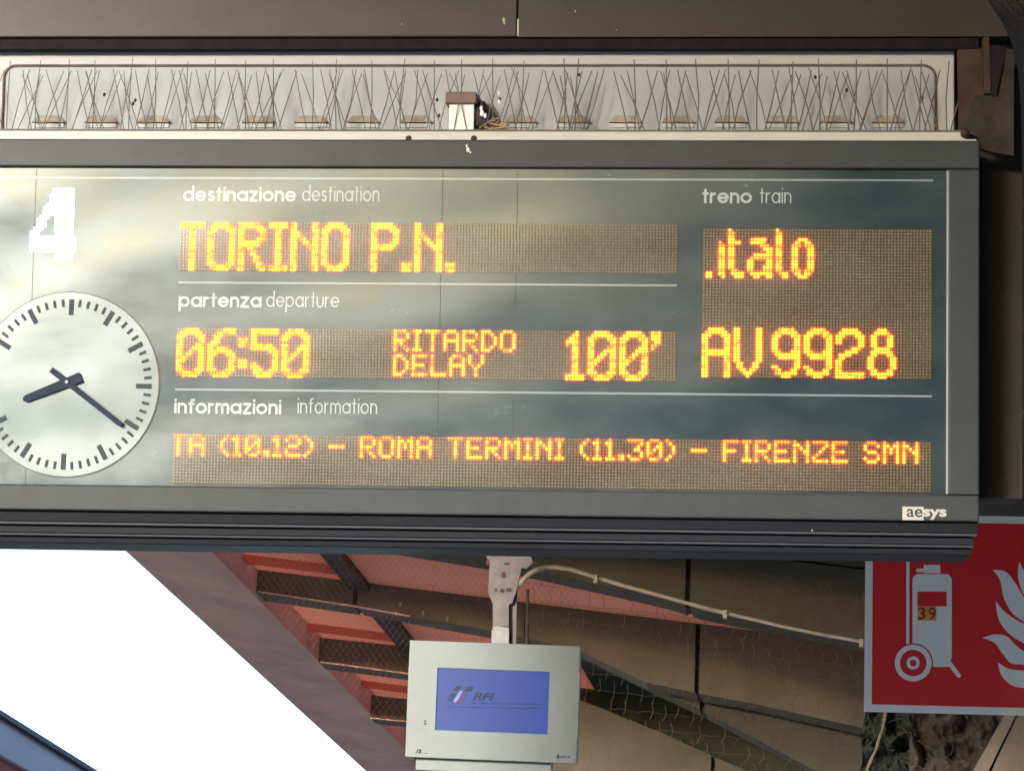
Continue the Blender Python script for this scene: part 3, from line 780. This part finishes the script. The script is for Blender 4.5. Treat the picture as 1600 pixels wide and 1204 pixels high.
CYD = .135
ct, cb = bp(800, 77, CYD).z, u(OT)+.001
cr_ = bp(1491, 130, CYD).x
cab = empty('white_cabinet', BO, BR); tag(cab, 'long white sheet metal cabinet above the board behind the bird spikes', 'cabinet')
pl, pr = bp(6, 150, CYD).x, bp(1461, 150, CYD).x; pt = bp(800, 103, CYD).z
MB().box(u(U0), CYD, cb, cr_, CYD+.3, ct+.03, bev=.003).build('cabinet_body', M['cabinet'], cab)
def rr_out(x0, z0, x1, z1, r, n=6):
    p = []
    for cx_, cz_, a0 in ((x1-r, z1-r, 0), (x0+r, z1-r, 90)):
        p += [(cx_+r*math.cos(math.radians(a0+90*i/n)), cz_+r*math.sin(math.radians(a0+90*i/n))) for i in range(n+1)]
    return p+[(x0, z0), (x1, z0)]
MB().prism(rr_out(pl, lt-.02, pr, pt, .030), CYD-.003, CYD-.0005).build('front_panel', M['cabinet_in'], cab)
rim = [(pr, CYD-.004, lt-.02)]+[(p[0], CYD-.004, p[1]) for p in rr_out(pl, lt-.02, pr, pt, .030)[:14]]+[(pl, CYD-.004, lt-.02)]
MB().tube(rim, .0036, 6).build('panel_gasket', M['seam'], cab)
x = 50
lx = [50+81.8*k for k in range(9)]+[50+81.8*k for k in range(9, 17)]
for k in range(17):
    px = 50+81.9*k
    if abs(px-706) < 30: continue
    a, b = bp(px+2, 190, CYD), bp(px+52, 190, CYD); z1, z0 = bp(px, 181, CYD).z, bp(px, 192.5, CYD).z
    mb = MB(); t = CYD-.003
    # pressed hood: slanting brown top catching dirt, open lip below
    pr_ = [(t, z1), (t-.012, z0+.002), (t-.012, z0), (t, z0-.001)]
    n = len(mb.v)
    for xx, ins in ((a.x, .012), (b.x, .012)):
        sg = 1 if xx == a.x else -1
        mb.v += [(xx+sg*ins, pr_[0][0], pr_[0][1]), (xx, pr_[1][0], pr_[1][1]), (xx, pr_[2][0], pr_[2][1]), (xx, pr_[3][0], pr_[3][1])]
    mb.f += [(n, n+1, n+5, n+4), (n+1, n+2, n+6, n+5), (n+2, n+3, n+7, n+6), (n, n+3, n+2, n+1), (n+4, n+5, n+6, n+7)]; mb.mi += [0]*5
    lv = mb.build('vent_louvre', M['louvre'], cab)
    MB().box(a.x+.002, t-.004, z0-.012, b.x-.002, t-.0005, z0-.0015).build('vent_lip', M['cabinet'], lv)

# white junction box with brown lid and a nest beside it
jb = empty('junction_box', BO, BR); tag(jb, 'small white box with brown slanted lid standing among the bird spikes', 'box')
a, b = bp(701, 200, .05), bp(741, 160, .05)
MB().box(a.x, .05, lt+.003, b.x, .12, b.z, bev=.002).build('box_body', M['white_box'], jb)
l0, l1 = bp(696, 162, .044), bp(745, 144, .044)
MB().box(l0.x, .040, l0.z, l1.x, .125, l1.z, bev=.003).build('box_lid', M['brown_lid'], jb)
nc = bp(752, 180, .07)
nestr = empty('pigeon_nest', BO+BR@nc); nestr.rotation_euler = BR.to_euler(); tag(nestr, 'scrappy bird nest of straw and dark debris beside the small white box', 'nest')
bm_obj([lump((.0, 0, .0), (.012, .02, .034), 3, .4, 4), lump((.004, 0, -.022), (.02, .02, .012), 5, .4, 4)], 'dark_debris', M['nest_dark'], nestr)
mbx = MB(); random.seed(4)
for k in range(46):
    x, z = random.uniform(-.005, .055), random.uniform(-.040, -.020); a = random.uniform(-.5, .9); l = random.uniform(.012, .032)
    p0 = Vector((x, random.uniform(-.03, .01), z)); mbx.tube([p0, p0+Vector((math.cos(a), random.uniform(-.3, .3), math.sin(a)))*l], .0012, 4)
o = mbx.build('straw', M['nest'], nestr); o['kind'] = 'stuff'
for dx, dz, s_ in ((.004, .0, .005), (.012, -.006, .004), (.002, .012, .004)):
    bm_obj([lump((dx, -.022, dz), (s_, .003, s_*1.6), s_*1000, .3, 2, 2)], 'feather_scrap', M['fluff'], nestr)

# bird spikes
sp = empty('bird_spikes', BO, BR); tag(sp, 'row of thin steel anti-bird spikes fanning up along the cream ledge', 'bird spikes')
MB().box(u(U0)+.01, .055, lt+.0005, cr_-.004, .085, lt+.003).build('base_strip', M['conduit'], sp)
random.seed(31)
def spike(x0, y0, x1, z1, y1, r=.00125, kink=0):
    p0 = Vector((x0, y0, lt+.002)); p1 = Vector((x1, y1, z1)); m_ = (p0+p1)/2+Vector((kink+random.gauss(0, .0022), 0, 0)); p1 = p1+Vector((random.gauss(0, .004), 0, 0))
    MB().tube([p0, m_, p1], [r, r, r*.8], 5).build('spike', M['spike'], sp)
tips = [-35, 9, 57, 104, 146, 201, 238, 293, 335, 382, 425, 487, 526, 580, 627, 678, 721, 770, 815, 881, 900, 990, 1040, 1088, 1139, 1183, 1237, 1280, 1335, 1385, 1437, 1478]
for i, px in enumerate(tips):
    yb = .07
    x = bp(px, 200, yb).x; zt = bp(px, 93+random.uniform(-2, 3), yb).z
    heavy = .0013 if px < 860 else .0017
    spike(x+random.uniform(-.004, .004), yb, x, zt, yb, heavy)
    zl = bp(px, 104+random.uniform(-1, 3), yb).z
    for sgn in (1, -1):
        dx = .052*sgn+random.uniform(-.006, .006)
        spike(x+.010*sgn+random.uniform(-.004, .004), yb+.012, x+dx, zl-.004, yb+.02, heavy*.95)
        if random.random() < .8 and px < 1440:
            dx = .045*sgn+random.uniform(-.014, .014); xo = random.uniform(.012, .030)
            spike(x+xo-.008*sgn, yb+random.uniform(-.008, .01), x+xo+dx, zl-random.uniform(0, .02), yb+random.uniform(-.03, .03), heavy*.85)
        if i % 2 == 0 or random.random() < .6:
            dx = .034*sgn+random.uniform(-.008, .008)
            spike(x-.018*sgn, yb-.02, x-.018*sgn+dx, zl-random.uniform(.01, .03), yb-.035, heavy*.9, kink=random.uniform(-.002, .002))
for k in range(26):      # old straw and fluff caught low in the spikes
    x0 = random.uniform(u(U0)+.5, cr_-.05); z0 = lt+random.uniform(.004, .03); a_ = random.uniform(-.7, .7); l = random.uniform(.01, .03)
    MB().tube([(x0, .06, z0), (x0+l*.5*math.cos(a_), .055, z0+l*.5*math.sin(a_)+.003), (x0+l*math.cos(a_), .06, z0+l*math.sin(a_))], .0007, 4).build('caught_straw', M['nest'], sp)
for px, py in ((211, 157), (208, 162), (683, 156), (781, 155), (905, 117), (1274, 121), (1441, 153), (686, 181), (1323, 141), (163, 148)):
    c = bp(px, py, .06); bm_obj([lump((c.x, .06, c.z), (.0035, .0035, .005), px, .3, 3, 2)], 'debris_speck', M['knot'], sp)
c = bp(779, 148, .05); bm_obj([lump((c.x, .05, c.z+.004), (.003, .003, .008), 2, .3, 2, 2), lump((c.x+.002, .05, c.z-.018), (.003, .003, .006), 4, .3, 2, 2)], 'caught_feather', M['fluff'], sp)

# ================================================================== dark portal frame: beam above, curved corner, post
BY = .092
fr = empty('portal_frame', BO, BR); tag(fr, 'dark painted steel portal with curved top corner framing the board', 'frame')
zu = bp(800, 58, BY).z
BD = BY+.5
zl = bp(800, 77.5, BY+.012).z
xc = bp(1500, 60, BY).x
seamx = bp(809, 30, BY).x
MB().box(u(U0)-.2, BY, zu, seamx-.0015, BD, zu+.6, bev=.004).build('beam', M['beam'], fr)
outer = [(1480, -80), (1520, -30), (1540, -5), (1556, 18), (1570, 42), (1580, 66), (1586, 95), (1590, 130), (1592, 200)]
cv = [(1480, -110), (1505, -60), (1525, -28), (1540, -4), (1552, 14), (1563, 32), (1573, 50), (1581, 68), (1587, 88), (1591, 112), (1594, 150), (1596, 200), (1597, 260)]
pts = [(seamx+.0015, zu), (bp(1575, 58, BY).x, zu)]+[(bp(x, y, BY).x, bp(x, y, BY).z) for x, y in reversed(cv[:7])]+[(seamx+.0015, bp(800, -110, BY).z)]
MB().prism(pts, BY, BD).build('beam', M['beam'], fr)
MB().box(u(U0)-.2, BY+.010, zl, bp(1530, 70, BY).x, CYD-.004, zu-.0005, bev=.002).build('beam_lip', M['beam_dark'], fr)
MB().box(seamx-.0012, BY-.0015, zu+.002, seamx+.0028, BY+.0, zu+.045).build('drip_stain', M['conduit'], fr)
for px, py, r in ((787, 31, 3.0), (788, 36, 2.0), (899, 18, 1.4), (628, 38, 1.5), (963, 47, 1.0)):
    c = bp(px, py, BY); bm_obj([lump((c.x, BY, c.z), (r*.0012, .0008, r*.0022), px, .3, 3, 2)], 'bird_dropping', M['conduit'], fr)
PY = .16
def B2(px, py, d): q = bp(px, py, d); return (q.x, q.z)
po = [(1496, -10), (1545, 4)]+cv[5:]+[(1597, 500), (1597, 700), (1597, 778), (1520, 778)]
MB().prism([B2(x, y, PY) for x, y in po], PY, PY+.22).build('post', M['post'], fr)
MB().prism([B2(x, y, PY-.02) for x, y in [(1590, 690), (1597, 690), (1597.5, 779), (1590, 779)]], PY-.02, PY-.001).build('post_edge', M['post'], fr)
bk = empty('corner_bracket', BO, BR); tag(bk, 'rusty brown bracket plates between white cabinet and dark post', 'bracket')
MB().prism([B2(x, y, .08) for x, y in [(1496, 78), (1539, 76), (1539, 205), (1498, 205)]], .08, .10).build('plate', M['rust'], bk)
MB().prism([B2(x, y, .07) for x, y in [(1534, 64), (1544, 60), (1547, 150), (1537, 150)]], .04, .079).build('edge_strip', M['rust'], bk)
MB().prism([B2(x, y, .05) for x, y in [(1500, 204), (1524, 148), (1560, 150), (1574, 78), (1584, 78), (1584, 243), (1530, 234), (1528, 214)]], .05, .062).build('gusset', M['rust_grey'], bk)
MB().prism([B2(x, y, .045) for x, y in [(1546, 70), (1573, 72), (1556, 150), (1548, 150)]], .045, .07).build('slot', M['beam_dark'], bk)

# ================================================================== small monitor on its bracket
SY = 10.3
s0 = at(636.5, 1000, SY)
# tilted screen: local frame
def frame_from(tl, tr, bl, Y, tilt):
    c = at(*tl, Y); n = Vector((0, 1, 0))
    return c
mon = empty('platform_monitor')
tag(mon, 'small white cased monitor with blue screen hanging below the board', 'monitor')
MR = Rz(math.radians(3.0)) @ Rx(math.radians(11)) @ Ry(math.radians(.9))
MO = at(771, 1093, SY); mon.location = MO; mon.rotation_euler = MR.to_euler(); MRT = MR.transposed()
def mp(px, py, d=0.0):
    n = MR @ Vector((0, 1, 0)); r = ray(px, py); t = ((MO+n*d-CAM).dot(n))/r.dot(n)
    return MRT @ (CAM+r*t-MO)
def avg(*v): return sum(v)/len(v)
mx0 = avg(mp(636.5, 1000).x, mp(636.5, 1185).x); mx1 = avg(mp(905, 1008).x, mp(903, 1190).x)
mz1 = avg(mp(640, 1000).z, mp(903, 1008).z); mz0 = avg(mp(640, 1184).z, mp(901, 1191).z)
sx0 = avg(mp(681.5, 1044).x, mp(681.5, 1141).x); sx1 = avg(mp(857.5, 1048).x, mp(857, 1145).x)
sz1 = avg(mp(682, 1044.5).z, mp(857, 1048.5).z); sz0 = avg(mp(682, 1141).z, mp(857, 1145).z)
mb = MB()
MB().box(mx0, 0, sz1, mx1, .05, mz1, bev=.004).build('bezel', M['screen_case'], mon)
MB().box(mx0, 0, mz0, mx1, .05, sz0, bev=.004).build('bezel', M['screen_case'], mon)
MB().box(mx0, .0003, sz0-.006, sx0, .05, sz1+.006).build('bezel', M['screen_case'], mon)
MB().box(sx1, .0003, sz0-.006, mx1, .05, sz1+.006).build('bezel', M['screen_case'], mon)
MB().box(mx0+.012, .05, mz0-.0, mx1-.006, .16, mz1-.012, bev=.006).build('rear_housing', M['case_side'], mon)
MB().box(mx0+.035, .03, mp(655, 1203).z, mx1-.09, .12, mz0-.001, bev=.003).build('speaker_box', M['screen_case'], mon)
scr = MB().box(sx0-.004, .006, sz0-.004, sx1+.004, .02, sz1+.004).build('screen', M['screen'], mon)
# logo print on the screen
def lg(pts, m, name='logo_shape'):
    MB().prism([(mp(630+x/5.625, 990+y/5.625, .005).x, mp(630+x/5.625, 990+y/5.625, .005).z) for x, y in pts], .0045, .0060).build(name, m, scr)
lg([(430, 500), (470, 455), (520, 452), (500, 470), (480, 498)], M['print_navy'])
lg([(525, 500), (560, 465), (615, 460), (600, 495), (560, 500)], M['print_navy'])
lg([(385, 585), (425, 520), (470, 520), (440, 560), (420, 588)], M['print_navy'])
lg([(450, 607), (480, 580), (510, 520), (548, 520), (530, 580), (505, 607)], M['print_plum'])
lg([(440, 590), (495, 500), (525, 498), (475, 585), (455, 600)], M['pale_print'])
def mt(name, txt, px0, px1, pyb, h, m, off=.02, sh=0.0, d=.0055, par=None):
    a, b = mp(px0, pyb, d), mp(px1, pyb, d)
    o = place_text(name, txt, a.x, b.x, a.z, h*.0022, d-.0008, m, par or mon, offset=off, shear=sh); return o
a = mt('logo_lettering', 'RFI', 739, 772, 1092, 11, M['print_navy'], .02, .35, par=scr)
mb = MB(); random.seed(2)
def words(mb, px0, px1, py, h, d, slant):
    x = px0
    while x < px1:
        w = random.uniform(1.0, 2.2); p = mp(x, py+(x-px0)*slant, d); q = mp(min(x+w, px1), py+(x-px0)*slant, d)
        hh = h*.0022*random.uniform(.6, 1); mb.box(p.x, d-.0004, p.z, q.x, d+.0004, p.z+hh)
        x += w+random.choice([.5, .6, .8, 2.4])
words(mb, 736, 848, 1098.5, 1.6, .0055, .015); words(mb, 700, 848, 1104, 1.6, .0055, .02)
o = mb.build('small_print', M['print_navy'], scr); o['kind'] = 'stuff'
lgd = -.0008
MB().prism([(mp(x, y, lgd).x, mp(x, y, lgd).z) for x, y in [(649, 1176), (652, 1170), (658, 1169), (657, 1171), (654, 1171.5), (651.5, 1176)]], -.0009, .0005).build('badge_mark', M['print_dark'], mon)
MB().prism([(mp(x, y, lgd).x, mp(x, y, lgd).z) for x, y in [(653, 1176), (656, 1171.5), (659, 1170), (657, 1176)]], -.0010, .0005).build('badge_mark', M['print_navy'], mon)
mb = MB(); words(mb, 659.5, 669, 1176.5, 2.0, lgd, 0); words(mb, 875, 891, 1183, 3.0, lgd, 0); o = mb.build('badge_lettering', M['print_dark'], mon)
p, q = mp(870, 1184, lgd), mp(874, 1178, lgd); MB().box(p.x, -.0012, p.z, q.x, .0005, q.z).build('badge_mark', M['print_dark'], mon)
for py in (1125.5, 1129.5):
    p, q = mp(662.5, py+1.6, lgd), mp(666, py-1, lgd); MB().box(p.x, -.0012, p.z, q.x, .0005, q.z).build('sensor_dot', M['print_dark'], mon)

br = empty('monitor_bracket', at(785, 930, SY+.1)); bl = Vector(br.location)
tag(br, 'flared off-white steel bracket with rust holes holding the small monitor', 'bracket')
def bw(pts, Y0_, Y1_, name, m):
    L = [at(x, y, Y0_) for x, y in pts]
    return MB().prism([(p.x, p.z) for p in L], Y0_, Y1_, to=lambda x, y, z: (x-bl.x, y-bl.y, z-bl.z)).build(name, m, br)
BYW = SY+.10
bw([(770, 600), (826, 600), (826, 862), (833, 878), (822, 888), (815, 886), (806, 925), (800, 942), (795, 944), (795, 978), (770, 978), (770, 944), (763, 925), (765, 880), (760, 868), (758, 600)], BYW, BYW+.012, 'flared_plate', M['bracket'])
bw([(768, 984), (795, 984), (795, 1030), (768, 1030)], BYW-.004, BYW+.03, 'socket', M['bracket_clean'])
bw([(770, 977), (772, 977), (795, 980), (795, 1040), (770, 1040)], BYW, BYW+.02, 'stem', M['bracket_clean'])
bw([(795.5, 944), (799, 940), (799, 1030), (795.5, 1030)], BYW+.012, BYW+.02, 'side_fin', M['rust'])
bw([(799.5, 930), (808, 905), (806, 1030), (799.5, 1030)], BYW+.02, BYW+.03, 'side_fin', M['bracket'])
bw([(822, 920), (826, 919), (824, 1040), (819, 1040)], BYW+.05, BYW+.07, 'cable_stay', M['rust'])
for x, y, rx, ry in ((787, 898, 4, 5), (795, 921, 5, 3.4), (785, 922, 4, 3.5), (762, 878, 3, 5), (775, 921, 2, 3), (792, 880, 5, 2)):
    bw([(x+rx*math.cos(t*math.pi/5), y+ry*math.sin(t*math.pi/5)) for t in range(10)], BYW-.0015, BYW+.001, 'rust_hole', M['hole'])
# steel crosspiece the bracket hangs from
xb = at(800, 600, BYW)
MB().box(xb.x-1.0, BYW-.05, xb.z+.02, xb.x+1.6, BYW+.10, xb.z+.18).build('hanger_beam', M['rust_grey'], None, label='steel crosspiece hidden behind the departure board carrying the bracket', cat='beam')

KY = Y0-.45
cd = MB(); cd.smooth = True
cp = [(812, 914), (818, 905), (826, 897), (838, 890), (852, 886), (868, 885.5), (890, 889), (915, 896), (940, 904), (980, 916), (1020, 927), (1060, 938), (1100, 949), (1140, 959), (1180, 968), (1230, 980), (1290, 992), (1352, 1003), (1420, 1016)]
cd.tube([at(x, y, KY+(.0 if x > 850 else -.1)) for x, y in cp], [.0130-.0048*min(1, max(0, (x-812)/540))+.0006*math.sin(x) for x, _ in cp], 10)
cdo = cd.build('conduit', M['conduit'], None, label='cream cable conduit curving from the monitor bracket to the red sign', cat='cable')
for x, y in ((931, 905), (1133, 960), (1346, 1005)):
    c = at(x, y, KY-.02)
    MB().box(c.x-.012, c.y-.012, c.z-.018, c.x+.010, c.y+.03, c.z+.024, bev=.003).build('clamp', M['conduit'], cdo)

# ================================================================== extinguisher sign
EY = 9.0
sg = empty('extinguisher_sign'); tag(sg, 'red and white fire extinguisher sign with wheeled extinguisher and flames', 'sign')
SR = Rz(math.radians(.5)) @ Rx(math.radians(0)) @ Ry(math.radians(2.3-.0))
SO = at(1350, 1111, EY); sg.location = SO
SR = Rz(math.radians(3)) @ Rx(math.radians(4)) @ Ry(math.radians(.1)); sg.rotation_euler = SR.to_euler(); SRT = SR.transposed()
def sp_(px, py, d=0.0):
    n = SR @ Vector((0, 1, 0)); r = ray(px, py); t = ((SO+n*d-CAM).dot(n))/r.dot(n)
    q = SRT @ (CAM+r*t-SO); return (q.x, q.z)
def sz_(x, y, d=0): return sp_(1300+x/2.7135, 760+y/2.7135, d)
w, h = .93, sp_(1560, 806)[1]
MB().box(0, 0, 0, w, .004, h).build('plate', M['sign_white'], sg)
rx0, rz0 = sp_(1362, 1100)[0], sp_(1362, 1099.5)[1]
MB().box(rx0, -.0010, rz0, w-rx0, 0, h-rz0).build('red_field', M['sign_red'], sg)
def sp_poly(pts, name, m, y=-.0020): return MB().prism([sz_(*p) for p in pts], y, -.0010).build(name, m, sg)
def rrect(x0, y0, x1, y1, r):
    p = []
    for cx_, cy_, a0 in ((x1-r, y0+r, -90), (x1-r, y1-r, 0), (x0+r, y1-r, 90), (x0+r, y0+r, 180)):
        p += [(cx_+r*math.cos(math.radians(a0+15*i)), cy_+r*math.sin(math.radians(a0+15*i))) for i in range(7)]
    return p
sp_poly(rrect(341, 370, 508, 745, 26), 'cylinder_shape', M['sign_white'])
sp_poly([(425, 740), (508, 740), (500, 763), (425, 763)], 'cylinder_shape', M['sign_white'], -.0021)
sp_poly([(389, 331), (459, 331), (459, 366), (389, 366)], 'valve_shape', M['sign_white'])
sp_poly(rrect(357, 347, 392, 362, 7), 'valve_shape', M['sign_white'], -.0021)
sp_poly([(315, 318), (328, 318), (328, 672), (315, 672)], 'handle_shape', M['sign_white'])
sp_poly([(303, 300), (328, 300), (328, 320), (314, 320), (303, 312)], 'handle_shape', M['sign_white'], -.0021)
sp_poly([(500, 748), (510, 748), (548, 800), (540, 809), (530, 806), (492, 755), (470, 752), (470, 745)], 'foot_shape', M['sign_white'], -.0022)
sp_poly([(362, 445), (486, 445), (486, 507), (362, 507)], 'label_shape', M['sign_red'], -.0025)
def ring(cx_, cy_, r0, r1, y, m):
    n = 40; mb = MB()
    for i in range(n):
        a0, a1 = 2*math.pi*i/n, 2*math.pi*(i+1)/n
        q = [sz_(cx_+r*math.cos(a), cy_+r*math.sin(a)) for r, a in ((r0, a0), (r1, a0), (r1, a1), (r0, a1))]
        mb.quad(*[(p[0], y, p[1]) for p in q])
    return mb.build('wheel_shape', m, sg)
ring(344, 747, 0.1, 84, -.0026, M['sign_red']); ring(344, 747, 56, 78, -.0032, M['sign_white']); ring(344, 747, 14, 28, -.0032, M['sign_white'])
st = sp_poly([(362, 508), (442, 508), (442, 567), (362, 567)], 'number_sticker', M['sticker'], -.0027)
for t, xa, xb_ in (('3', 367, 394), ('9', 411, 438)):
    p, q = sz_(xa, 562), sz_(xb_, 562)
    place_text('sticker_digit', t, p[0], q[0], p[1], abs(sz_(xa, 512)[1]-p[1]), -.0032, M['sticker_ink'], st, offset=.02)
def bez(pts, n=8):        # smooth closed outline through the given points, sharp at the flagged ones
    out = []; k = len(pts)
    for i in range(k):
        p0, p1, p2, p3 = pts[(i-1) % k], pts[i], pts[(i+1) % k], pts[(i+2) % k]
        def P2(p): return Vector((p[0], p[1]))
        a, b = P2(p1), P2(p2)
        t1 = (P2(p2)-P2(p0))*.5 if len(p1) < 3 else (b-a)*.5
        t2 = (P2(p3)-P2(p1))*.5 if len(p2) < 3 else (b-a)*.5
        for j in range(n):
            s = j/n; h00 = 2*s**3-3*s*s+1; h10 = s**3-2*s*s+s; h01 = -2*s**3+3*s*s; h11 = s**3-s*s
            v = a*h00+t1*h10+b*h01+t2*h11; out.append((v.x, v.y))
    return out
FLM = [
 [(680, 352, 1), (735, 360), (775, 405), (814, 470), (860, 540), (900, 560, 1), (890, 600), (860, 592), (814, 572), (765, 535), (728, 470), (712, 395)],
 [(795, 318, 1), (812, 352), (850, 400), (900, 430, 1), (900, 500), (850, 490), (814, 458), (792, 400), (789, 350)],
 [(694, 483, 1), (722, 520), (768, 556), (814, 580), (870, 600, 1), (880, 690), (850, 684), (814, 664), (750, 622), (706, 560)],
 [(637, 640, 1), (690, 626), (740, 634), (780, 672), (814, 697), (870, 712, 1), (880, 770), (814, 754), (760, 748), (722, 706), (690, 662)],
 [(703, 745, 1), (752, 772), (814, 779), (880, 782, 1), (885, 850), (814, 852), (760, 840), (718, 798)],
]
for i, f in enumerate(FLM): sp_poly(bez(f), 'flame_shape', M['sign_white'], -.0020-.00015*i)
sp_poly(bez([(880, 350, 1), (960, 460), (1010, 600), (960, 760), (880, 850, 1), (900, 700), (880, 560)]), 'flame_shape', M['sign_white'], -.0030)
for x in (.12, w-.12):
    MB().tube([(x, .02, h-.03), (x, .02, h+1.15)], .006, 8).build('hanger_rod', M['rust_grey'], sg)

# ================================================================== unseen blocks added behind the camera to shape the board's light and sheen
bw_ = empty('unseen_building', (-36, -30, 0)); tag(bw_, 'unseen pale building added beyond the tracks to shape the light on the board', 'building')
MB().box(-8, -60, -1.0, 0, 45, 6).build('wall', M["pale_wall"], bw_)  # height set by how it shades the board

wr = empty('sheen_blocker', (3.2, -12, 0)); tag(wr, 'brown waiting room block under the canopy behind the viewer', 'building')
MB().box(-3.6, -4, .001, 3.6, 0, 4.6, bev=.02).build('wall', M['rust_grey'], wr)  # keeps bright sky out of the right side of the sheen
MB().box(-2.8, .0, .4, -.4, .04, 2.6).build('block_window', M['beam_dark'], wr)
MB().box(.6, .0, .02, 1.8, .04, 2.4).build('block_door', M['rafter'], wr)
